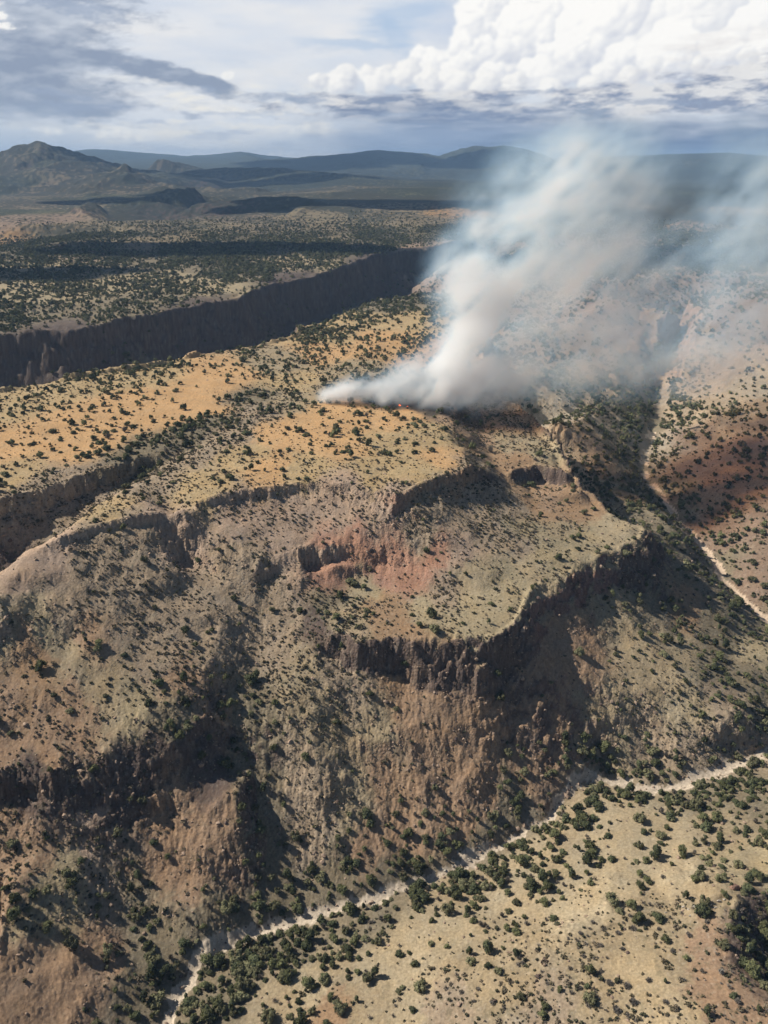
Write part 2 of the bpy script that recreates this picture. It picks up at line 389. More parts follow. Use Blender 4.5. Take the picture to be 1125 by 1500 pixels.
# near right-hand slope
dots([(900, 1200, 12), (1125, 1150, 13), (1000, 1250, 15), (1125, 1250, 20), (850, 1300, 15), (1125, 1292, 28), (900, 1360, 25), (800, 1400, 24), (700, 1400, 15),
      (600, 1400, 8), (500, 1400, 4.5), (400, 1440, 3.5), (300, 1475, 1), (600, 1490, 15), (800, 1490, 28), (700, 1450, 20), (1000, 1450, 35), (1000, 1510, 37), (950, 1400, 31),
      (860, 1170, 9), (760, 1260, 6), (820, 1230, 9), (980, 1190, 10), (400, 1520, 5), (270, 1520, 0), (1060, 1200, 14), (650, 1340, 6), (930, 1260, 15)])
line([(820, 1395, 26), (900, 1345, 28), (1000, 1335, 31), (1045, 1315, 34), (1075, 1305, 35), (1125, 1300, 33), (1200, 1290, 33)])
line([(1075, 1325, 35), (1056, 1370, 35), (1060, 1420, 36), (1090, 1462, 37), (1125, 1482, 37), (1200, 1520, 38)])
line([(1160, 1340, 22), (1128, 1368, 22), (1130, 1420, 23), (1175, 1440, 20), (1300, 1450, 14)])
# right-hand slopes, butte and the cliffs of the far side
dots([(870, 660, 64), (850, 600, 78), (850, 550, 88), (780, 550, 108), (900, 650, 55), (920, 600, 60), (900, 560, 75), (900, 520, 88), (940, 540, 66), (820, 620, 88), (880, 700, 52),
      (1060, 620, 62), (1125, 560, 82), (1125, 500, 110), (1125, 650, 63), (1125, 750, 44), (1050, 750, 33), (1125, 850, 28), (1060, 700, 46), (1000, 700, 36), (1000, 560, 62),
      (1010, 528, 84), (1060, 545, 80), (1125, 450, 134), (1060, 580, 70), (1090, 800, 30), (1030, 590, 62)])
line([(985, 652, 42), (1000, 657, 41.5), (1030, 655, 44), (1050, 648, 49)]); line([(982, 640, 48), (1000, 632, 54), (1030, 632, 55), (1055, 630, 57)])
line([(990, 545, 60), (1003, 505, 92), (1018, 470, 122), (1030, 452, 132), (1040, 430, 136)])
line([(1008, 500, 100), (1040, 508, 98), (1075, 512, 96), (1125, 508, 100)]); line([(1014, 480, 117), (1045, 480, 117), (1080, 486, 114), (1125, 484, 116)])
line([(880, 450, 132), (930, 447, 132), (975, 452, 130), (992, 450, 130), (1005, 440, 132)])
line([(880, 490, 103), (930, 488, 103), (965, 490, 100), (985, 478, 98)])
line([(1700, 430, 140), (1400, 440, 138), (1125, 450, 134)])
# far canyon (behind the mesa)
FR = [(-400, 540, 130), (0, 487, 130), (100, 482, 130), (160, 472, 131), (230, 457, 132), (280, 447, 132), (350, 432, 134), (415, 412, 136), (450, 402, 137), (500, 390, 138),
      (530, 380, 139), (560, 372, 140), (600, 366, 141), (640, 360, 142), (690, 352, 143)]
line(FR); line(FR, .988, 106); line(FR, .968, 80); line(FR, .945, 58)
line(R1N, 1.02, 104); line(R1N, 1.09, 66)
line(R1E[4:], 1.02, 100)
line([(660, 380, 66, 1540), (760, 372, 66, 1600), (860, 366, 80, 1650), (900, 362, 90, 1700)])
line([(700, 352, 143), (780, 358, 143), (860, 352, 144), (920, 350, 145)])
dots([(700, 420, 112), (780, 430, 125), (860, 420, 134), (760, 480, 116), (820, 480, 110), (1000, 400, 140), (1125, 400, 142), (950, 390, 142)])
# plateau and country beyond
dots([(0, 440, 133), (0, 400, 138), (200, 420, 134), (200, 400, 138), (400, 385, 141), (0, 370, 143), (300, 360, 146), (600, 340, 149), (500, 360, 144),
      (800, 320, 152), (1000, 330, 152), (1125, 340, 150), (1125, 300, 155), (-500, 400, 140), (1700, 350, 150)])
line([(-300, 332, 0, 2050), (0, 329, 0, 2050), (60, 331, 0, 2000), (140, 331, 0, 2000), (200, 334, 0, 1950)])
line([(-300, 352, 0, 1960), (0, 348, 0, 1960), (60, 346, 0, 1950), (140, 340, 0, 1950), (200, 337, 0, 1930)])
dots([(-200, 310, 0, 2400), (0, 312, 0, 2400), (100, 310, 0, 2450), (150, 325, 0, 2200), (300, 322, 0, 2300), (400, 330, 0, 2100), (600, 312, 0, 2400), (700, 318, 0, 2300), (900, 305, 0, 2500)])
line([(140, 304, 0, 2900), (180, 297, 0, 3000), (220, 290, 0, 3050), (262, 283, 0, 3200), (283, 281, 0, 3400), (296, 291, 0, 3500)])
line([(160, 326, 0, 2550), (200, 325, 0, 2600), (240, 328, 0, 2600), (275, 326, 0, 2800), (300, 305, 0, 3300)])
line([(300, 303, 0, 2800), (318, 296, 0, 2850), (370, 293, 0, 2850), (430, 291, 0, 2800), (480, 298, 0, 2600)])
line([(285, 325, 0, 2500), (330, 312, 0, 2650), (380, 311, 0, 2650), (440, 308, 0, 2600)])
line([(480, 292, 0, 3000), (520, 280, 0, 3400), (570, 275, 0, 3600), (620, 276, 0, 3600), (680, 280, 0, 3400), (760, 290, 0, 3100)])
dots([(500, 300, 0, 2600), (560, 300, 0, 2600), (650, 300, 0, 2600)])
line([(-250, 246, 0, 5200), (-100, 238, 0, 5100), (0, 226, 0, 5000), (30, 217, 0, 5000), (50, 210, 0, 5000), (64, 215, 0, 5000), (70, 221, 0, 5000), (75, 218, 0, 4950), (84, 225, 0, 4950), (105, 238, 0, 4850), (130, 250, 0, 4700), (160, 262, 0, 4500)])
dots([(-100, 285, 0, 3900), (0, 285, 0, 3900), (60, 280, 0, 4000), (110, 285, 0, 3800), (20, 255, 0, 4500), (60, 250, 0, 4500), (100, 262, 0, 4300), (40, 265, 0, 4250), (85, 275, 0, 4050)])
line([(160, 265, 0, 4300), (174, 254, 0, 4300), (184, 247.5, 0, 4300), (196, 254, 0, 4300), (215, 262, 0, 4300), (240, 272, 0, 4200)])
dots([(185, 270, 0, 3900), (220, 278, 0, 3800), (150, 282, 0, 3700), (250, 276, 0, 3900)])
line([(200, 262, 0, 6500), (218, 245, 0, 6500), (233, 234.5, 0, 6500), (250, 246, 0, 6500), (285, 250, 0, 6200), (330, 247, 0, 6000), (400, 247, 0, 5800), (450, 252, 0, 5600), (540, 262, 0, 5000)])
line([(240, 262, 0, 5600), (330, 266, 0, 5400), (400, 266, 0, 5200), (470, 264, 0, 5200)])
line([(280, 295, 0, 4400), (330, 288, 0, 4600), (380, 280, 0, 4700), (440, 276, 0, 4700)])
line([(360, 290, 0, 3600), (430, 284, 0, 3800), (520, 272, 0, 4400), (640, 268, 0, 4600), (760, 272, 0, 4300), (900, 280, 0, 3700), (1125, 280, 0, 3700)])
line([(380, 262, 0, 7200), (500, 261, 0, 7200), (620, 262, 0, 7000), (760, 264, 0, 7000), (900, 268, 0, 6400), (1125, 266, 0, 6400), (1600, 262, 0, 6600)])
line([(385, 242, 0, 9300), (420, 234, 0, 9300), (470, 229, 0, 9500), (520, 226, 0, 9500), (560, 221, 0, 9500), (600, 225, 0, 9500), (645, 232, 0, 9500), (675, 222, 0, 9500), (700, 216, 0, 9500), (730, 215, 0, 9500),
      (765, 222, 0, 9500), (810, 236, 0, 9500), (900, 240, 0, 9500), (960, 236, 0, 9500), (1000, 229, 0, 9500), (1060, 224, 0, 9500), (1100, 228, 0, 9500), (1160, 234, 0, 9500), (1600, 230, 0, 9800)])
line([(-300, 235, 0, 13000), (60, 232, 0, 13000), (95, 226, 0, 13000), (140, 219.5, 0, 13000), (190, 224, 0, 13000), (235, 229, 0, 13000), (275, 232, 0, 13000), (300, 228, 0, 13000), (345, 224, 0, 13000),
      (385, 234, 0, 13000), (420, 238, 0, 13000), (700, 236, 0, 13500), (1600, 235, 0, 13500)])
dots([(100, 245, 0, 9000), (300, 242, 0, 9000), (0, 245, 0, 8500)])
for chain in (((-182, 215, 44), (-176, 196, 52), (-168, 170, 52), (-160, 140, 42)), ((-150, 232, 34), (-146, 200, 24), (-141, 170, 20), (-132, 140, 15))):
    for i, p in enumerate(chain):
        PTS.append((float(p[0]), float(p[1]), p[2] * ZK))
        if i: EDGES.append((len(PTS) - 2, len(PTS) - 1))
# country outside the frame, so that the land goes on past its edges
for az, r, z in ((-66, 70, 30), (-66, 150, 60), (-66, 230, 92), (-66, 330, 110), (-66, 500, 128), (-66, 900, 130), (-66, 2000, 145), (-66, 4000, 200), (-66, 8000, 260), (-66, 18800, 150),
                 (-48, 150, 48), (-50, 215, 84), (-50, 300, 96), (-40, 18800, 150), (0, 18800, 150), (30, 18800, 150), (56, 18800, 150), (56, 8000, 260), (56, 4000, 190), (56, 2000, 150), (56, 1000, 140),
                 (56, 600, 60), (56, 420, 14), (56, 250, 30), (56, 150, 36), (56, 70, 40), (20, 70, 36), (0, 75, 22), (-25, 70, 2), (-14, 80, 8), (-40, 90, 18), (-33, 150, 12), (10, 130, 28), (25, 130, 38)):
    PTS.append((r * math.sin(R(az)), r * math.cos(R(az)), float(z) * (ZK if r < 3000 else 1)))

# triangulate the survey and sample it on a grid of bearings and distances -----------------------
NA, NR = 1300, 1500
AZ0, AZ1, RR0, RR1 = R(-62.0), R(52.0), 100.0, 17500.0
_az = np.linspace(AZ0, AZ1, NA); _lr = np.linspace(math.log(RR0), math.log(RR1), NR)
AZ, LR = np.meshgrid(_az, _lr)                     # rows: distance, columns: bearing
GR = np.exp(LR)
GX = (GR * np.sin(AZ)); GY = (GR * np.cos(AZ))

# the plan is triangulated in (bearing, log distance) so that the long thin far field stays well shaped
P3 = np.array(PTS)
pq = np.stack([np.arctan2(P3[:, 0], P3[:, 1]), np.log(np.hypot(P3[:, 0], P3[:, 1]))], 1)
vv, ee, tris, ov, _, _ = mgeo.delaunay_2d_cdt([Vector(p) for p in pq], EDGES, [], 0, 1e-5)
tz = []
for i, p in enumerate(vv):
    if ov[i]: tz.append(P3[ov[i][0], 2])
    else:
        d = np.hypot(pq[:, 0] - p[0], pq[:, 1] - p[1]); j = np.argsort(d)[:3]; w = 1 / (d[j] + 1e-6)
        tz.append(float((P3[j, 2] * w).sum() / w.sum()))
tz = np.array(tz); tv = np.array([(p[0], p[1]) for p in vv])
H0 = np.full((NR, NA), np.nan, np.float64)
da, dr = _az[1] - _az[0], _lr[1] - _lr[0]
for t in tris:
    a, b, c = tv[t[0]], tv[t[1]], tv[t[2]]
    i0 = max(0, int((min(a[0], b[0], c[0]) - AZ0) / da)); i1 = min(NA, int((max(a[0], b[0], c[0]) - AZ0) / da) + 2)
    j0 = max(0, int((min(a[1], b[1], c[1]) - _lr[0]) / dr)); j1 = min(NR, int((max(a[1], b[1], c[1]) - _lr[0]) / dr) + 2)
    if i1 <= i0 or j1 <= j0: continue
    X, Y = np.meshgrid(_az[i0:i1], _lr[j0:j1])
    D = (b[1] - c[1]) * (a[0] - c[0]) + (c[0] - b[0]) * (a[1] - c[1])
    if abs(D) < 1e-14: continue
    w0 = ((b[1] - c[1]) * (X - c[0]) + (c[0] - b[0]) * (Y - c[1])) / D
    w1 = ((c[1] - a[1]) * (X - c[0]) + (a[0] - c[0]) * (Y - c[1])) / D
    w2 = 1 - w0 - w1
    m = (w0 > -1e-6) & (w1 > -1e-6) & (w2 > -1e-6)
    H0[j0:j1, i0:i1][m] = (w0 * tz[t[0]] + w1 * tz[t[1]] + w2 * tz[t[2]])[m]
# (fill any cell outside the hull from its neighbour)
for j in range(NR):
    row = H0[j]; bad = np.isnan(row)
    if bad.all(): H0[j] = H0[j - 1]
    elif bad.any(): row[bad] = np.interp(np.flatnonzero(bad), np.flatnonzero(~bad), row[~bad])

def blur(A, sr, sa):
    for s, ax in ((sr, 0), (sa, 1)):
        if s <= 0: continue
        n = int(3 * s) + 1
        k = np.exp(-0.5 * (np.arange(-n, n + 1) / s) ** 2); k /= k.sum()
        Ap = np.pad(A, [(n, n) if q == ax else (0, 0) for q in (0, 1)], mode='edge')
        out = np.zeros_like(A)
        for i, w in enumerate(k):
            sl = [slice(None), slice(None)]; sl[ax] = slice(i, i + A.shape[ax]); out += w * Ap[tuple(sl)]
        A = out
    return A

def sample(A, x, y):
    a = (np.arctan2(x, y) - AZ0) / da; r = (np.log(np.maximum(np.hypot(x, y), 1.0)) - _lr[0]) / dr
    a = np.clip(a, 0, NA - 1.001); r = np.clip(r, 0, NR - 1.001)
    i = a.astype(np.int32); j = r.astype(np.int32); fa = a - i; fr = r - j
    return (A[j, i] * (1 - fa) * (1 - fr) + A[j, i + 1] * fa * (1 - fr) + A[j + 1, i] * (1 - fa) * fr + A[j + 1, i + 1] * fa * fr)

H1 = blur(H0, 0.9, 1.6)
H2 = blur(H0, 4, 7)
def slope_of(H):
    gr = np.gradient(H, axis=0) / (GR * dr); ga = np.gradient(H, axis=1) / (GR * da)
    return np.hypot(gr, ga)
S1 = slope_of(H1)
steep = blur(sstep(0.7, 1.15, S1), 1.5, 2.5)
H1 = H2 + (H1 - H2) * np.clip(0.35 + 0.65 * np.clip(steep * 1.5, 0, 1) + sstep(1300, 2200, GR), 0, 1)
# ragged plan of rims and ribs: look the heights up at slightly displaced positions
far = np.clip(GR / 900.0, 1.0, 6.0)               # coarser relief with distance (the land is bigger there)
far = 1 + (far - 1) * 0.9
nearer = 1 - sstep(900, 1500, GR)
wx = 6.0 * fbm(GX, GY, 34, 3, .55, 1) * far; wy = 6.0 * fbm(GX, GY, 34, 3, .55, 2) * far
mf = sstep(760, 900, GR) * (1 - sstep(2500, 3500, GR)); wx = wx + mf * 26 * fbm(GX, GY, 120, 5, .62, 61); wy = wy + mf * 26 * fbm(GX, GY, 120, 5, .62, 62)
wx = wx + nearer * 5 * noise2(GX / 60 + 4, GY / 60); wy = wy + nearer * 5 * noise2(GX / 60, GY / 60 + 4)
st = np.clip(steep, 0, 1)
wx = wx + st * (2.2 * noise2(GX / 11 + 3, GY / 11) + 2.6 * noise3(GX / 6.5, GY / 6.5, H1 / 5.0) + 1.3 * noise3(GX / 2.9, GY / 2.9, H1 / 2.2))
wy = wy + st * (2.2 * noise2(GX / 11, GY / 11 + 7) + 2.6 * noise3(GX / 6.5 + 9, GY / 6.5, H1 / 5.0) + 1.3 * noise3(GX / 2.9 + 9, GY / 2.9, H1 / 2.2))
wx *= .8; wy *= .8
# the wash floors stay where they are
H = sample(H1, GX + wx, GY + wy)
SL = slope_of(H); SLb = blur(SL, 1.6, 3)
mid = sstep(0.22, 0.65, SLb)
cliff = sstep(0.85, 1.5, SLb)
# gullies and ribs on the slopes, hummocks on the flats, blocky rock on the cliffs
nearf = 1.0 - sstep(1500, 4000, GR)
H = H + mid * (2.2 * ridged(GX, GY, 46, 4, .5, 3) - .6) + mid * sstep(520, 640, GR) * nearer * 5 * ridged(GX, GY, 95, 4, .5, 33) + mid * far * 1.2 * ridged(GX, GY, 120, 3, .5, 8)
H = H + (0.25 + mid) * (0.75 * fbm(GX, GY, 9, 3, .6, 4) + 0.28 * noise2(GX / 2.1, GY / 2.1) + .22 * noise2(GX / 1.1, GY / 1.1))
H = H + cliff * (1.0 * ridged(GX, GY, 11, 3, .6, 5))
# broken blocks: cells of rock standing a little proud of each other
blk = noise3(GX / 4.2, GY / 4.2, H / 3.2) ; blk2 = noise3(GX / 2.0, GY / 2.0, H / 1.6)
H = H + sstep(.8, 1.3, SLb) * nearer * (1.2 * (sstep(-.12, .12, blk) - .5) + .7 * (sstep(-.12, .12, blk2) - .5))
# ledges: the rock breaks in beds of uneven thickness
def ledges(z, period):
    q = z / period; k = np.floor(q); fr = q - k
    return (k + sstep(.32, .68, fr) - q) * period
bed = H + 3.5 * fbm(GX, GY, 90, 3, .5, 14)
wl_ = sstep(.8, 1.25, SLb) * nearer * (.35 + .65 * sstep(66, 80, H))
H = H + wl_ * (.55 * ledges(bed, 6.3) + .5 * ledges(bed + 1.1, 2.7)) * (.5 + .8 * sstep(-.25, .35, fbm(GX, GY, 55, 3, .5, 15)))
H = H + (.25 * sstep(.3, .7, SLb) + .75 * sstep(.8, 1.2, SLb)) * nearer * (.55 * np.abs(noise2(GX / 2.9, GY / 2.9)) + .4 * np.abs(noise2(GX / 1.5 + 4, GY / 1.5)))
H = H + (1 - mid) * 1.2 * fbm(GX, GY, 80, 3, .5, 6)
hilly = (1 - nearf) * sstep(.03, .22, SLb)
H = H + hilly * (40 * ridged(GX, GY, 430, 5, .55, 9) + 10 * fbm(GX, GY, 900, 3, .5, 2)) + sstep(8000, 9500, GR) * 15 * ridged(GX, GY, 1300, 4, .55, 19)

# rills: fine texture drawn out down the fall line
Hs = blur(H, 3, 5)
_gr = np.gradient(Hs, axis=0) / (GR * dr); _ga = np.gradient(Hs, axis=1) / (GR * da); _m = np.hypot(_gr, _ga) + 1e-6
_dx = (_gr * np.sin(AZ) + _ga * np.cos(AZ)) / _m; _dy = (_gr * np.cos(AZ) - _ga * np.sin(AZ)) / _m
RILL = 0
for i in range(-4, 5):
    RILL = RILL + noise2((GX + _dx * i * 2.4) / 2.6, (GY + _dy * i * 2.4) / 2.6) + .8 * noise2((GX + _dx * i * 2.4) / 1.3 + 5, (GY + _dy * i * 2.4) / 1.3)
RILL = RILL / 9 * 2.2
_w = sstep(.35, .6, SLb) * nearer
H = H + _w * .5 * RILL
# ---------------------------------------------------------------- ground cover of the land
def dist_to(poly, x, y, reach=80.0):
    """plan distance of every grid node to a polyline, and how far along it"""
    out = np.full(x.shape, 1e4)
    for (x0, y0), (x1, y1) in zip(poly[:-1], poly[1:]):
        r0 = min(math.hypot(x0, y0), math.hypot(x1, y1)) - reach; r1 = max(math.hypot(x0, y0), math.hypot(x1, y1)) + reach
        j0 = int(np.clip((math.log(max(r0, 60)) - _lr[0]) / dr, 0, NR)); j1 = int(np.clip((math.log(r1) - _lr[0]) / dr + 2, 0, NR))
        if j1 <= j0: continue
        X = x[j0:j1]; Y = y[j0:j1]
        L2 = (x1 - x0) ** 2 + (y1 - y0) ** 2 + 1e-9
        t = np.clip(((X - x0) * (x1 - x0) + (Y - y0) * (y1 - y0)) / L2, 0, 1)
        d = np.hypot(X - x0 - t * (x1 - x0), Y - y0 - t * (y1 - y0))
        out[j0:j1] = np.minimum(out[j0:j1], d)
    return out

def plan(pts): return [at_z(p[0], p[1], p[2] * ZK) for p in pts]

_T = np.exp(np.linspace(math.log(110), math.log(17000), 2600))
def hit(u, v):
    """where the sight line of a photo pixel meets the land: (x, y, z)"""
    a, f, d = rays(u, v)
    n = math.hypot(a, f)
    x = a / n * _T; y = f / n * _T; z = CAM_Z + d / n * _T
    below = z < sample(H, x, y)
    k = int(np.argmax(below)) if below.any() else len(_T) - 1
    return float(x[k]), float(y[k]), float(z[k])

# albedos
PALE, TAN, ORG, YEL = (.40, .32, .205), (.345, .27, .17), (.52, .325, .16), (.36, .29, .18)
GREY, PINK, RED, BRN = (.34, .26, .18), (.40, .29, .21), (.41, .23, .155), (.33, .22, .14)
DKR, OLV, WHT, RUST = (.13, .095, .078), (.22, .18, .12), (.56, .50, .42), (.32, .21, .125)
GOLD = (.43, .33, .20)
DBR = (.25, .175, .125)
MES, PK2, PL2 = (.43, .315, .17), (.28, .21, .16), (.34, .28, .21)
ASH_SHADE = (.07, .06, .05)
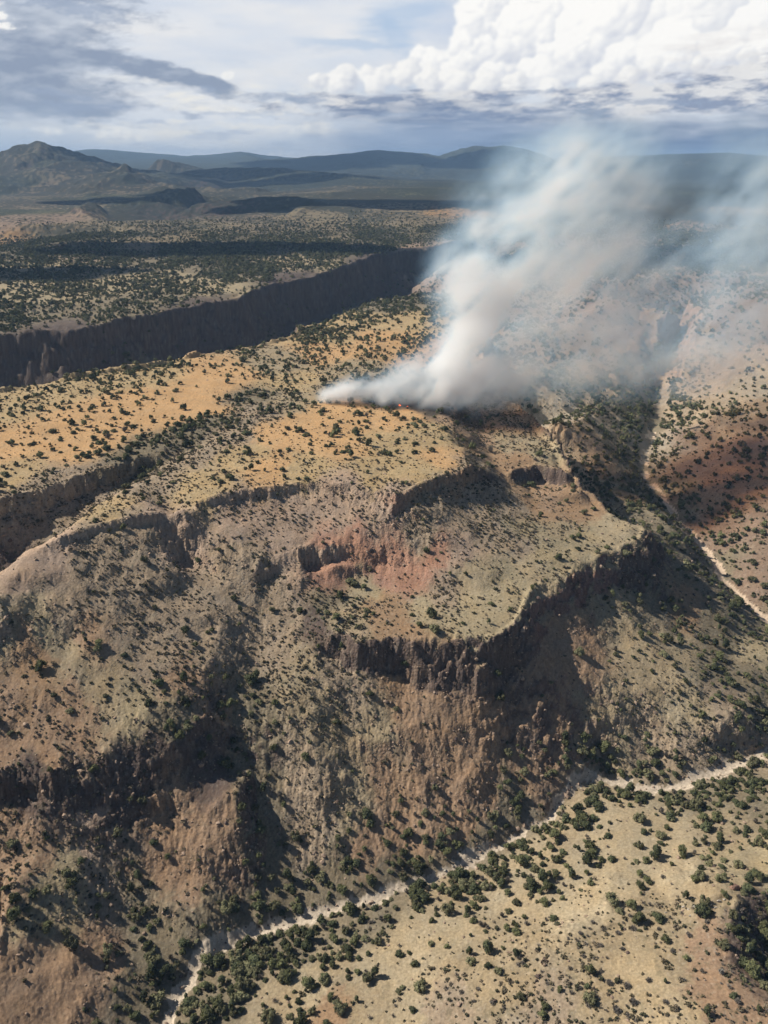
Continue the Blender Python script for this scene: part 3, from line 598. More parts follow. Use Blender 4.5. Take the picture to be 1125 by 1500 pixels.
# (u, v, soil, junipers per hectare, scrub 0..1)
COVER = [
 # upper mesa
 (0, 600, MES, 150, .5), (0, 660, ORG, 120, .4), (60, 640, ORG, 110, .4), (0, 700, MES, 110, .5), (110, 570, MES, 190, .5), (150, 600, ORG, 150, .3), (110, 660, ORG, 120, .3), (150, 650, ORG, 130, .3),
 (230, 610, ORG, 80, .2), (270, 585, ORG, 14, .1), (310, 565, ORG, 16, .1), (290, 600, ORG, 22, .1), (220, 555, MES, 180, .4), (240, 575, ORG, 60, .3), (200, 590, ORG, 110, .3), (340, 545, ORG, 90, .3),
 (400, 530, TAN, 150, .5), (430, 560, MES, 140, .5), (420, 590, TAN, 170, .7), (370, 600, GREY, 120, .9), (330, 640, GREY, 110, 1), (280, 670, GREY, 100, 1), (220, 700, GREY, 80, 1),
 (310, 620, OLV, 420, .6), (270, 643, OLV, 480, .6), (210, 665, OLV, 420, .6), (180, 690, OLV, 300, .8), (370, 585, OLV, 260, .6),
 (450, 620, ORG, 120, .4), (400, 640, ORG, 120, .4), (350, 670, MES, 90, .6), (500, 600, ORG, 140, .4), (490, 650, ORG, 110, .4), (560, 610, ORG, 140, .3), (600, 605, ORG, 110, .3),
 (580, 650, MES, 110, .5), (640, 670, ORG, 50, .5), (630, 640, MES, 110, .6), (300, 710, MES, 70, .8), (450, 690, MES, 60, .7), (550, 700, MES, 40, .8), (620, 690, MES, 30, .7), (160, 755, MES, 60, .8), (400, 690, ORG, 60, .6),
 (480, 570, TAN, 200, .5), (520, 540, TAN, 160, .5), (480, 520, ORG, 130, .4), (560, 500, ORG, 140, .4), (600, 470, MES, 120, .5), (540, 465, MES, 140, .5), (480, 490, MES, 200, .5), (610, 530, ORG, 120, .4), (560, 450, OLV, 250, .7),
 (600, 580, ASH_SHADE, 120, .3), (660, 590, ASH_SHADE, 60, .3), (540, 575, ASH_SHADE, 120, .3), (700, 560, ASH_SHADE, 60, .3), (680, 602, ASH_SHADE, 30, .6), (640, 560, ASH_SHADE, 70, .2), (620, 596, ASH_SHADE, 60, .3), (650, 600, ASH_SHADE, 30, .4), (585, 590, ASH_SHADE, 60, .3), (700, 610, ASH_SHADE, 30, .8), (720, 600, ASH_SHADE, 40, .8), (690, 625, (.12, .095, .075), 30, .9),  # charred ground, and the east slope's shade put into the soil colour
 # side canyon, nose
 (30, 760, GREY, 20, 1), (100, 740, GREY, 30, 1), (20, 820, DKR, 30, .6), (150, 715, GREY, 60, .9), (60, 810, PINK, 0, .3), (20, 850, PINK, 0, .3), (40, 890, PALE, 5, .7), (0, 910, PALE, 5, .7),
 # wall under the upper rim
 (150, 800, GREY, 10, .9), (200, 790, GREY, 10, .8), (250, 790, PINK, 3, .5), (350, 760, PINK, 8, .8), (430, 750, PINK, 10, .8), (500, 740, PINK, 8, .8), (560, 750, PINK, 10, .9), (350, 820, GREY, 25, .8),
 (150, 870, GREY, 10, .8), (250, 860, GREY, 30, .8), (100, 900, GREY, 15, .8), (330, 880, GREY, 15, .8), (400, 860, GREY, 10, 1), (420, 930, GREY, 12, 1), (420, 815, PINK, 10, .6),
 (520, 810, RED, 4, .3), (570, 805, RED, 4, .3), (640, 815, RED, 5, .4), (480, 835, RED, 15, .4), (560, 835, RED, 4, .5), (610, 830, RED, 5, .5), (680, 820, PINK, 10, .6),
 (650, 740, GREY, 12, 1), (700, 760, GREY, 15, 1), (620, 770, GREY, 10, 1), (740, 740, GREY, 20, 1), (700, 700, GREY, 15, 1), (760, 770, YEL, 30, 1), (700, 640, BRN, 30, 1), (720, 610, BRN, 40, 1), (670, 620, BRN, 40, 1),
 (690, 840, PALE, 10, .5), (770, 820, PALE, 20, .6), (760, 800, GREY, 20, .8),
 # lower bench
 (480, 880, OLV, 140, .9), (460, 920, DKR, 120, .9), (500, 900, TAN, 90, .9), (560, 890, RUST, 30, .7), (620, 900, YEL, 60, .8), (680, 890, YEL, 60, .8), (720, 900, YEL, 20, .6), (740, 860, YEL, 50, .7), (540, 865, YEL, 60, .7), (650, 868, GREY, 120, .8), (590, 925, RUST, 20, .6),
 (800, 810, YEL, 40, .7), (850, 790, YEL, 60, .7), (900, 775, PALE, 50, .5), (820, 770, TAN, 60, .8),
 # red knob and outer crest
 (750, 650, TAN, 50, .9), (760, 670, RUST, 50, .5), (745, 680, RUST, 40, .5), (790, 660, YEL, 70, .8), (800, 640, TAN, 60, .9), (800, 730, BRN, 60, .6), (850, 745, RUST, 40, .4), (780, 730, RUST, 60, .6), (820, 750, RUST, 60, .6),
 # slope under the dark cliff
 (600, 1050, BRN, 12, .4), (700, 1080, BRN, 25, .3), (650, 1050, BRN, 20, .3), (560, 1080, TAN, 15, .5), (560, 1130, BRN, 25, .5), (640, 1150, BRN, 40, .5), (700, 1150, BRN, 45, .4), (760, 1060, BRN, 30, .2), (800, 1000, BRN, 30, .2), (850, 960, BRN, 30, .3), (780, 1130, BRN, 90, .4),
 (480, 1050, TAN, 25, .9), (450, 1130, GREY, 30, .8), (460, 1200, GREY, 20, .8), (520, 1180, TAN, 45, .6), (440, 1000, TAN, 25, 1), (500, 1000, GREY, 60, 1), (540, 1230, BRN, 120, .5), (600, 1220, BRN, 110, .5), (450, 1260, GREY, 20, .9),
 (500, 1290, OLV, 420, .6), (600, 1270, OLV, 420, .6), (560, 1300, OLV, 420, .4), (700, 1230, OLV, 380, .5), (760, 1190, OLV, 300, .5), (680, 1200, BRN, 160, .4), (450, 1310, OLV, 480, .4),
 (930, 900, TAN, 130, .6), (980, 950, TAN, 170, .6), (1050, 980, OLV, 230, .7), (950, 1000, TAN, 110, .7), (1000, 1040, PALE, 60, .8), (900, 1050, TAN, 90, .7), (1080, 1050, GREY, 110, .9), (940, 1070, GREY, 90, .8), (1000, 1080, GREY, 80, 1), (880, 1100, TAN, 140, .7),
 (1100, 1000, OLV, 230, .6), (960, 850, OLV, 240, .7), (1000, 880, RUST, 160, .5), (1040, 920, OLV, 260, .6), (1100, 960, YEL, 200, .6),
 # gully and left hill
 (360, 1050, OLV, 260, .8), (370, 1120, OLV, 320, .7), (390, 1200, OLV, 320, .6), (410, 1270, OLV, 420, .5), (310, 1040, BRN, 170, .9), (270, 1000, BRN, 110, .9), (220, 950, GREY, 70, .9), (300, 960, GREY, 60, .9),
 (50, 980, RUST, 15, .5), (100, 960, TAN, 20, .5), (0, 1050, BRN, 25, .6), (100, 1050, BRN, 45, .7), (60, 940, YEL, 12, .5), (200, 1050, YEL, 60, .8), (150, 1020, TAN, 50, .6), (260, 1060, OLV, 130, .9), (30, 930, BRN, 30, .7), (120, 920, BRN, 30, .9),
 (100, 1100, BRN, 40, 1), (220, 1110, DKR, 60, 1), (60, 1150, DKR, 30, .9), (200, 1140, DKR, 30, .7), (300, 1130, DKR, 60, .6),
 (280, 1220, BRN, 20, .3), (320, 1240, BRN, 20, .3), (250, 1260, BRN, 20, .3), (330, 1290, BRN, 50, .5), (240, 1200, BRN, 25, .5), (280, 1300, BRN, 60, .7), (370, 1300, OLV, 260, .4),
 (0, 1200, BRN, 110, 1), (60, 1240, BRN, 160, 1), (130, 1220, PINK, 110, 1), (100, 1290, YEL, 170, 1), (30, 1300, BRN, 190, 1), (50, 1330, YEL, 230, 1), (160, 1300, GREY, 240, 1), (200, 1340, OLV, 170, .9), (60, 1430, BRN, 5, .15), (110, 1430, BRN, 8, .2), (20, 1460, BRN, 3, .1),
 (150, 1400, BRN, 110, .8), (190, 1440, OLV, 320, .5), (210, 1480, OLV, 300, .4), (270, 1340, OLV, 320, .6), (300, 1350, OLV, 350, .5), (230, 1400, OLV, 420, .5), (330, 1330, OLV, 350, .5),
 # near right slope
 (380, 1410, OLV, 560, .4), (320, 1440, OLV, 480, .4), (440, 1390, OLV, 560, .3), (500, 1370, OLV, 450, .4), (560, 1350, OLV, 330, .5), (500, 1400, TAN, 160, .4), (600, 1390, PALE, 90, .3), (560, 1420, PALE, 45, .4), (450, 1440, PALE, 45, .5), (400, 1460, TAN, 90, .4),
 (640, 1320, TAN, 260, .5), (700, 1290, TAN, 300, .4), (780, 1270, PALE, 210, .3), (760, 1300, PALE, 170, .3), (830, 1200, TAN, 330, .5), (870, 1170, TAN, 260, .4), (900, 1190, PALE, 70, .3), (950, 1240, PALE, 75, .3), (880, 1230, PALE, 110, .3),
 (980, 1200, PALE, 60, .3), (920, 1290, PALE, 130, .3), (1000, 1280, PALE, 110, .3), (1060, 1220, TAN, 260, .4), (1100, 1180, OLV, 320, .5), (1040, 1170, OLV, 420, .5), (1000, 1165, OLV, 420, .4), (1100, 1270, YEL, 200, .4), (1050, 1300, TAN, 130, .5),
 (850, 1340, PALE, 70, .5), (750, 1380, TAN, 65, .6), (700, 1420, TAN, 50, .7), (650, 1470, GREY, 40, .8), (550, 1470, TAN, 35, .7), (480, 1490, RUST, 25, .5), (760, 1430, TAN, 25, .9), (800, 1480, GREY, 25, .9), (870, 1400, TAN, 15, 1), (920, 1410, GOLD, 4, .5), (940, 1420, GOLD, 4, .4),
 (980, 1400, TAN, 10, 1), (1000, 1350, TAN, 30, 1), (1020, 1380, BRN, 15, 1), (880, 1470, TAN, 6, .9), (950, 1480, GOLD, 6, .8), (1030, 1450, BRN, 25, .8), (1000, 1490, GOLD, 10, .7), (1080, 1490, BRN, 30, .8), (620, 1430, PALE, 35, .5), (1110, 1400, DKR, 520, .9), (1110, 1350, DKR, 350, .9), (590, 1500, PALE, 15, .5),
 (650, 1370, PALE, 80, .4), (950, 1330, TAN, 50, .8),
 # valley on the right
 (1050, 780, DBR, 230, .5), (1100, 850, DBR, 220, .5), (1100, 760, DBR, 210, .5), (1050, 720, BRN, 170, .5), (1120, 700, BRN, 170, .5), (1000, 720, OLV, 330, .3), (1080, 660, PK2, 120, .4), (1020, 690, PK2, 150, .3), (1050, 830, OLV, 330, .4), (1000, 830, OLV, 330, .5), (960, 770, OLV, 330, .5), (1080, 900, OLV, 300, .4),
 (930, 700, OLV, 350, .5), (900, 660, OLV, 350, .5), (860, 640, GREY, 280, .6), (830, 610, PL2, 220, .5), (790, 580, PL2, 180, .5), (880, 600, GREY, 250, .5), (940, 610, OLV, 400, .4), (900, 560, GREY, 250, .5), (850, 540, GREY, 220, .5), (960, 650, PL2, 300, .4), (930, 740, OLV, 330, .5),
 (1010, 600, GREY, 250, .5), (1030, 560, PL2, 110, .4), (1000, 550, PL2, 150, .5), (1100, 560, PL2, 120, .4), (1060, 600, GREY, 170, .5), (1100, 620, PL2, 130, .4), (1020, 640, PK2, 90, .5), (1070, 480, PK2, 40, .3), (1030, 500, PL2, 60, .3), (1100, 470, PK2, 60, .3), (930, 510, PK2, 30, .2), (900, 540, PK2, 80, .3), (960, 530, GREY, 170, .4),
 (800, 440, PK2, 100, .4), (900, 430, PK2, 150, .4), (1000, 420, PK2, 170, .4), (1080, 420, PK2, 170, .4), (760, 400, PK2, 120, .4), (950, 400, PL2, 220, .4),
 # far canyon wall
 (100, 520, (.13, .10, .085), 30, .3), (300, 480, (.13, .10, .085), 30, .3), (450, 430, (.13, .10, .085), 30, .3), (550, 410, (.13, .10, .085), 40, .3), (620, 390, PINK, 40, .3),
 # plateau
 (50, 460, OLV, 270, .4), (150, 460, OLV, 270, .4), (230, 440, OLV, 250, .4), (300, 420, YEL, 190, .4), (100, 430, YEL, 200, .4), (30, 420, YEL, 200, .4), (200, 410, YEL, 170, .4), (350, 400, OLV, 330, .4), (450, 385, YEL, 160, .4), (500, 370, OLV, 280, .4), (300, 385, OLV, 350, .4), (200, 385, OLV, 260, .4),
 (50, 395, YEL, 190, .3), (400, 365, OLV, 300, .4), (300, 360, YEL, 180, .3), (150, 355, TAN, 110, .3), (200, 350, TAN, 60, .2), (260, 345, TAN, 60, .2), (60, 370, OLV, 230, .3), (0, 375, OLV, 230, .3), (120, 375, GREY, 200, .3), (560, 355, OLV, 260, .3), (600, 340, YEL, 130, .3),
 (20, 352, ORG, 40, .2), (80, 350, OLV, 250, .2), (100, 330, TAN, 40, .2), (40, 325, PINK, 30, .2), (180, 333, YEL, 60, .2), (230, 335, TAN, 60, .2), (300, 335, YEL, 80, .2), (350, 338, TAN, 70, .2), (420, 330, TAN, 60, .2), (440, 345, YEL, 130, .2), (500, 340, TAN, 90, .2), (550, 325, YEL, 80, .2), (620, 320, TAN, 50, .2), (660, 312, ORG, 50, .2), (480, 318, YEL, 80, .2), (340, 352, OLV, 220, .2),
 (200, 345, OLV, 200, .2), (130, 345, OLV, 220, .2), (400, 355, OLV, 260, .2), (560, 345, OLV, 260, .2),
 (750, 330, OLV, 200, .2), (850, 320, PALE, 160, .2), (950, 320, OLV, 250, .2), (1030, 330, ORG, 90, .2), (1060, 325, OLV, 200, .2), (1000, 300, OLV, 300, .2), (900, 300, PALE, 160, .2), (1080, 310, PALE, 120, .2), (1100, 345, OLV, 200, .2), (800, 345, PINK, 160, .2), (880, 360, PINK, 120, .2), (700, 340, OLV, 200, .2),
 (550, 290, OLV, 250, 0), (620, 290, OLV, 250, 0), (500, 305, OLV, 200, 0), (580, 308, TAN, 60, 0), (700, 300, OLV, 250, 0),
]
FOL = (.155, .155, .085)
FARCOL = [   # beyond about 2.5 km: woods and grass read as one colour
 (60, 300, GREY), (0, 310, FOL), (100, 300, YEL), (150, 290, FOL), (180, 280, TAN), (60, 240, FOL), (30, 240, TAN), (100, 255, YEL), (20, 270, FOL), (60, 275, TAN), (120, 275, YEL), (185, 258, FOL), (205, 262, TAN), (150, 270, TAN),
 (250, 310, DKR), (230, 285, FOL), (350, 300, DKR), (420, 295, FOL), (350, 315, GREY), (440, 290, FOL), (600, 285, FOL), (300, 270, DKR), (400, 270, FOL), (250, 260, FOL), (470, 280, YEL), (500, 265, FOL), (700, 275, FOL), (900, 280, FOL), (1050, 285, FOL),
 (600, 245, FOL), (700, 240, FOL), (500, 240, FOL), (1050, 245, FOL), (200, 230, FOL), (330, 232, FOL), (800, 262, FOL), (640, 262, FOL), (720, 216, GREY), (700, 217, GREY), (1040, 232, GREY), (480, 252, FOL)]

CS = 4                                             # the cover map is kept on a grid four times coarser
_ga, _gl = np.meshgrid(_az[::CS], _lr[::CS])
def spread(anchors, vals, power=3.4):
    A = np.array([(math.atan2(x, y), math.log(math.hypot(x, y))) for x, y in anchors], np.float32)
    V = np.array(vals, np.float32)
    num = np.zeros(_ga.shape + (V.shape[1],), np.float32); den = np.zeros(_ga.shape, np.float32)
    g1, g2 = _ga.astype(np.float32), _gl.astype(np.float32)
    for (a, l), v in zip(A, V):
        w = 1.0 / (((g1 - a) ** 2 + (.62 * (g2 - l)) ** 2) + 1e-5) ** power
        den += w
        for k in range(V.shape[1]): num[..., k] += w * v[k]
    return num / den[..., None]

anc, val = [], []
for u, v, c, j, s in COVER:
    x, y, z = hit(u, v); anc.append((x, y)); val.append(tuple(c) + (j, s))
for u, v, c in FARCOL:
    x, y, z = hit(u, v); anc.append((x, y)); val.append(tuple(c) + (160, 0))
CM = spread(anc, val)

def cover(x, y, k):
    a = np.clip((np.arctan2(x, y) - AZ0) / da / CS, 0, CM.shape[1] - 1.001); r = np.clip((np.log(np.maximum(np.hypot(x, y), 1)) - _lr[0]) / dr / CS, 0, CM.shape[0] - 1.001)
    i = a.astype(np.int32); j = r.astype(np.int32); fa = a - i; fr = r - j; A = CM[..., k]
    return A[j, i] * (1 - fa) * (1 - fr) + A[j, i + 1] * fa * (1 - fr) + A[j + 1, i] * (1 - fa) * fr + A[j + 1, i + 1] * fa * fr

# patches have ragged edges: the map is read at displaced positions
nw = 1 - sstep(700, 1500, GR)
px = GX + GR * .030 * fbm(AZ, LR * .6, .085, 6, .68, 21) + nw * 2.5 * noise2(GX / 3.1, GY / 3.1); py = GY + GR * .050 * fbm(AZ, LR * .6, .085, 6, .68, 22) + nw * 2.5 * noise2(GX / 3.1 + 9, GY / 3.1)
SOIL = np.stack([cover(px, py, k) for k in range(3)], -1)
JUN = cover(px, py, 3); SCR = np.clip(cover(px, py, 4), 0, 1)

# bare rock shows where the land is steep
SLf = slope_of(H); SLf = blur(SLf, .8, 1.2)
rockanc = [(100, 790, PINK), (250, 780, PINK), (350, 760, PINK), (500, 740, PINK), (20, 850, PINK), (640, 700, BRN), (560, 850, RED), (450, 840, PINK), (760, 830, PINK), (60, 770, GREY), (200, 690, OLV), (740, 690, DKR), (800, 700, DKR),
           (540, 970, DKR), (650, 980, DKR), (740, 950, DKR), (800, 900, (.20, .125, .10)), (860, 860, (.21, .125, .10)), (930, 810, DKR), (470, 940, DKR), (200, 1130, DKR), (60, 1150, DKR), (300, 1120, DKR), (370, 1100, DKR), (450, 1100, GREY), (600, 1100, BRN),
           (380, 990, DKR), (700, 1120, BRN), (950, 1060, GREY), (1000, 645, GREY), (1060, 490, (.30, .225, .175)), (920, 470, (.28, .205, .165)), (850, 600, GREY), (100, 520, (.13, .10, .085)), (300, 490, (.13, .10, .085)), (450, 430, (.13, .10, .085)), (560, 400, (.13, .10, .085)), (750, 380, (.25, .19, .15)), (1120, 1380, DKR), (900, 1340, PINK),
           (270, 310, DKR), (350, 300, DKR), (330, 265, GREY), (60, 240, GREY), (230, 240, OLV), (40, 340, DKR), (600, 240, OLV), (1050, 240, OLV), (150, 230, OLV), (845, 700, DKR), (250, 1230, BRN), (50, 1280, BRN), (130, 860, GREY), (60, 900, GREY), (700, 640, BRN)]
ra, rv = [], []
for u, v, c in rockanc:
    x, y, z = hit(u, v); ra.append((x, y)); rv.append(tuple(c))
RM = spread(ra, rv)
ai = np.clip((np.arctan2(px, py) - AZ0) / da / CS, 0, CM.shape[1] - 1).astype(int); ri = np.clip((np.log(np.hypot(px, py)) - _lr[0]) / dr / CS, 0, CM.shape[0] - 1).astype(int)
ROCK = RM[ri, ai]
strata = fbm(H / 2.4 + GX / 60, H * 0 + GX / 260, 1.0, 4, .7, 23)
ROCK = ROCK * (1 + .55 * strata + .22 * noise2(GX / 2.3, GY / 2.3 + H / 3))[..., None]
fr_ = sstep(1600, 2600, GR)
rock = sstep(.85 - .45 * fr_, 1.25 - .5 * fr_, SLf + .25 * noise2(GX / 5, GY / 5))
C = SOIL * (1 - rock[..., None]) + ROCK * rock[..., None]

# tufts, stones and bare spots
sp1 = noise2(GX / 1.25, GY / 1.25); sp2 = fbm(GX, GY, 4.5, 3, .6, 24); sp3 = fbm(GX, GY, 26, 4, .6, 25); sp4 = noise2(GX / .8 + 50, GY / .8)
q3 = sstep(.35, .8, SLf); sp1 = sp1 * (1 - q3) + q3 * noise3(GX / 1.4, GY / 1.4, H / 1.2); sp2 = sp2 * (1 - q3) + q3 * (.7 * noise3(GX / 4, GY / 4, H / 3) + .4 * noise3(GX / 2, GY / 2, H / 1.6))
gr = fbm(GX, GY, 14, 4, .6, 27)
C = C * (1 + .30 * _w * RILL)[..., None]
C = C * (1 + .17 * sp1 + .20 * sp2 + .20 * sp3 + .10 * sp4)[..., None]
weed = np.clip(sstep(.12, .5, sp2 + .5 * sp1) * (.25 + .75 * SCR), 0, 1) * (1 - .6 * rock) * (1 - sstep(1200, 2600, GR))
C = C * (1 - .55 * weed[..., None]) + np.array((.105, .10, .06)) * .55 * weed[..., None]
pale = sstep(.35, .6, noise2(GX / 1.7 + 7, GY / 1.7) + .3 * sp4) * (.25 + .6 * SCR) * (1 - sstep(900, 1600, GR))
C = C * (1 - .35 * pale[..., None]) + np.array((.46, .39, .30)) * .35 * pale[..., None]
C = C * (1 + np.stack([.10 * gr, .02 * gr, -.10 * gr], -1))
# woods too far off to stand as trees: dark dapple in the ground colour, deepened for cloud shade
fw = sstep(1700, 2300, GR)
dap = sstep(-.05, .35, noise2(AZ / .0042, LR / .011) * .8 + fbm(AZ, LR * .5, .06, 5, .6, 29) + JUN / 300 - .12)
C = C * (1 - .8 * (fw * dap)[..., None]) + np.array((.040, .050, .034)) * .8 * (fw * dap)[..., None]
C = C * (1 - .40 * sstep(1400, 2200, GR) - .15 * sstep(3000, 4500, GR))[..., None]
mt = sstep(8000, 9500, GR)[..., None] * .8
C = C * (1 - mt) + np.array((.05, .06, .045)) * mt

# sand of the washes, ragged at the banks
wbx = 5.5 * fbm(GX, GY, 20, 4, .6, 41); wby = 5.5 * fbm(GX, GY, 20, 4, .6, 42)
dW = dist_to(plan(WASH), GX + wbx, GY + wby); dV = dist_to(plan(VALLEY), GX + wbx, GY + wby)
wob = 1.6 * fbm(GX, GY, 9, 3, .6, 31) + .9 * noise2(GX / 2.2, GY / 2.2)
wash = (dW + wob * 1.2 < 1.9 + 1.4 * noise2(GX / 30, GY / 30) + 1.2 * np.exp(-((GX + 55) / 40) ** 2))
wash_far = (GX > 120) & (GY > 300) & (dW + 2 * wob < 3.0)
wash |= wash_far
track = (dV + wob * .7 < 4.0 + .8 * noise2(GX / 20, GY / 20)) & (GR < 860) & ~((GR > 700) & (noise2(GX / 16, GY / 16) < .05))
H = H - .9 * np.exp(-(dW / 4.5) ** 2) - .6 * np.exp(-(dV / 4) ** 2)
sand = np.array((.54, .45, .345)); trk = np.array((.56, .43, .31))
g1 = (1 + .25 * sp1 + .22 * sp2 + .15 * sp4)[..., None]
C = np.where(wash[..., None], sand * g1, C); C = np.where(track[..., None], trk * g1, C)
halo = np.exp(-(np.maximum(dW - 3, 0) / 2.5) ** 2) * .10 * (1 - wash)
C = C * (1 - halo[..., None]) + sand * .85 * halo[..., None]
C = np.clip(C, .015, .8)

# ---- split by landform
def inside(poly, x, y):
    c = np.zeros(x.shape, bool)
    n = len(poly)
    for i in range(n):
        x0, y0 = poly[i]; x1, y1 = poly[(i + 1) % n]
        if y0 == y1: continue
        m = ((y0 > y) != (y1 > y)) & (x < (x1 - x0) * (y - y0) / (y1 - y0) + x0)
        c ^= m
    return c

def ground_material(name, rough=.95, bump=.4, scale=1.4):
    m = bpy.data.materials.new(name); m.use_nodes = True
    n = m.node_tree.nodes; l = m.node_tree.links
    p = n['Principled BSDF']; p.inputs['Roughness'].default_value = rough; p.inputs['Specular IOR Level'].default_value = .12
    at = n.new('ShaderNodeAttribute'); at.attribute_name = 'soil'
    g = n.new('ShaderNodeNewGeometry')
    n1 = n.new('ShaderNodeTexNoise'); n1.inputs['Scale'].default_value = .8; n1.inputs['Detail'].default_value = 6; n1.inputs['Roughness'].default_value = .75
    vo = n.new('ShaderNodeTexVoronoi'); vo.inputs['Scale'].default_value = .75; vo.inputs['Randomness'].default_value = 1; l.new(g.outputs['Position'], vo.inputs['Vector'])
    rk = n.new('ShaderNodeAttribute'); rk.attribute_name = 'stony'
    hs = n.new('ShaderNodeMath'); hs.operation = 'MULTIPLY'; l.new(vo.outputs['Distance'], hs.inputs[0]); l.new(rk.outputs['Fac'], hs.inputs[1])
    ha = n.new('ShaderNodeMath'); ha.operation = 'MULTIPLY_ADD'; ha.inputs[1].default_value = -1.1; l.new(hs.outputs[0], ha.inputs[0]); l.new(n1.outputs['Fac'], ha.inputs[2])
    l.new(g.outputs['Position'], n1.inputs['Vector'])
    mr = n.new('ShaderNodeMapRange'); mr.inputs['From Min'].default_value = .3; mr.inputs['From Max'].default_value = .7; mr.inputs['To Min'].default_value = .70; mr.inputs['To Max'].default_value = 1.30
    l.new(n1.outputs['Fac'], mr.inputs['Value'])
    mx = n.new('ShaderNodeVectorMath'); mx.operation = 'SCALE'
    l.new(at.outputs['Color'], mx.inputs[0]); l.new(mr.outputs[0], mx.inputs['Scale']); l.new(mx.outputs[0], p.inputs['Base Color'])
    b = n.new('ShaderNodeBump'); b.inputs['Strength'].default_value = bump; b.inputs['Distance'].default_value = scale
    l.new(ha.outputs[0], b.inputs['Height']); l.new(b.outputs[0], p.inputs['Normal'])
    return m

stony = np.clip(.1 + .35 * sstep(.35, .7, SLf) + .55 * sstep(.8, 1.2, SLf) + .2 * SCR, 0, 1) * (1 - sstep(700, 1300, GR))
GP = np.stack([GX, GY, H], -1)
cx, cy, cr = GX[:-1, :-1], GY[:-1, :-1], GR[:-1, :-1]
label = np.zeros(cx.shape, np.int8)                                   # canyon slopes
mesa_poly = plan(R1) + plan(R1E)[1:] + plan(R1N)[::-1] + plan([(-300, 720, 128)]) + plan(C1F) + plan([(325, 632, 126), (330, 638, 128), (290, 658, 127.5), (230, 692, 127), (190, 712, 127), (150, 735, 127)])
label[inside(mesa_poly, cx, cy)] = 1
nearp = plan(WASH) + [(420, 330), (420, 60), (-60, 60)]
label[inside(nearp, cx, cy)] = 2
frp = plan(FR) + plan([(700, 352, 143), (780, 358, 143), (860, 352, 144), (920, 350, 145), (1125, 380, 142), (1700, 380, 142)]) + [(5000, 9000), (-16000, 16000), (-16000, 500)]
label[inside(frp, cx, cy) & (cr > 760)] = 3
label[cr > 2900] = 4
label[cr > 8300] = 5
label[wash[:-1, :-1]] = 6
label[track[:-1, :-1]] = 7
gm = ground_material('dry_ground'); gm2 = ground_material('wash_sand', .9, .25, .5)
for k, nm in enumerate(('canyon_slopes', 'mesa', 'near_hillside', 'plateau', 'hills', 'mountains', 'wash', 'dirt_track')):
    if not (label == k).any(): continue
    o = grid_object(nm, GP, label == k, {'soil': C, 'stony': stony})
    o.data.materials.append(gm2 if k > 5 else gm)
    tag(o, kind='structure')
# ================================================================ PLANTS
def simple_material(name, colr, rough=.8, var=.35, scale=3.0, spec=.1, objvar=.25, trans=0.0):
    m = bpy.data.materials.new(name); m.use_nodes = True
    n = m.node_tree.nodes; l = m.node_tree.links
    p = n['Principled BSDF']; p.inputs['Roughness'].default_value = rough; p.inputs['Specular IOR Level'].default_value = spec
    g = n.new('ShaderNodeNewGeometry'); t = n.new('ShaderNodeTexNoise'); t.inputs['Scale'].default_value = scale; t.inputs['Detail'].default_value = 3
    l.new(g.outputs['Position'], t.inputs['Vector'])
    oi = n.new('ShaderNodeObjectInfo')
    a = n.new('ShaderNodeMath'); a.operation = 'MULTIPLY_ADD'; a.inputs[1].default_value = 2 * var; a.inputs[2].default_value = 1 - var
    b = n.new('ShaderNodeMath'); b.operation = 'MULTIPLY_ADD'; b.inputs[1].default_value = 2 * objvar
    l.new(t.outputs['Fac'], a.inputs[0]); l.new(oi.outputs['Random'], b.inputs[0]); l.new(a.outputs[0], b.inputs[2])
    c = n.new('ShaderNodeMath'); c.operation = 'SUBTRACT'; c.inputs[1].default_value = objvar; l.new(b.outputs[0], c.inputs[0])
    sc_ = n.new('ShaderNodeVectorMath'); sc_.operation = 'SCALE'; sc_.inputs[0].default_value = colr
    l.new(c.outputs[0], sc_.inputs['Scale']); l.new(sc_.outputs[0], p.inputs['Base Color'])
    return m

M_JUN = [simple_material('juniper_foliage', c, .85, .5, 1.6, .08, .42) for c in ((.125, .13, .062), (.165, .16, .088), (.09, .10, .052))]
M_BARK = simple_material('juniper_bark', (.16, .11, .075), .9)
M_GREY = simple_material('grey_twigs', (.21, .185, .155), .9, .3, 2.5)
M_SCRUB = [simple_material('scrub_leaves', c, .9, .4, 2.0) for c in ((.14, .118, .072), (.085, .085, .05), (.20, .165, .115))]
M_ROCK = simple_material('weathered_rock', (.34, .25, .185), .95, .4, 2.0, .1, .2)
M_DROCK = simple_material('dark_weathered_rock', (.13, .095, .08), .95, .4, 2.0, .1, .2)

def mesh_from(name, V, F, mat, smooth=False):
    me = bpy.data.meshes.new(name); me.from_pydata([tuple(map(float, v)) for v in V], [], F); me.materials.append(mat)
    if smooth: me.polygons.foreach_set('use_smooth', [True] * len(me.polygons))
    me.update(); return me

def ico():
    t = (1 + 5 ** .5) / 2
    v = np.array([(-1, t, 0), (1, t, 0), (-1, -t, 0), (1, -t, 0), (0, -1, t), (0, 1, t), (0, -1, -t), (0, 1, -t), (t, 0, -1), (t, 0, 1), (-t, 0, -1), (-t, 0, 1)], float)
    v /= np.linalg.norm(v[0])
    f = [(0, 11, 5), (0, 5, 1), (0, 1, 7), (0, 7, 10), (0, 10, 11), (1, 5, 9), (5, 11, 4), (11, 10, 2), (10, 7, 6), (7, 1, 8), (3, 9, 4), (3, 4, 2), (3, 2, 6), (3, 6, 8), (3, 8, 9), (4, 9, 5), (2, 4, 11), (6, 2, 10), (8, 6, 7), (9, 8, 1)]
    return v, f

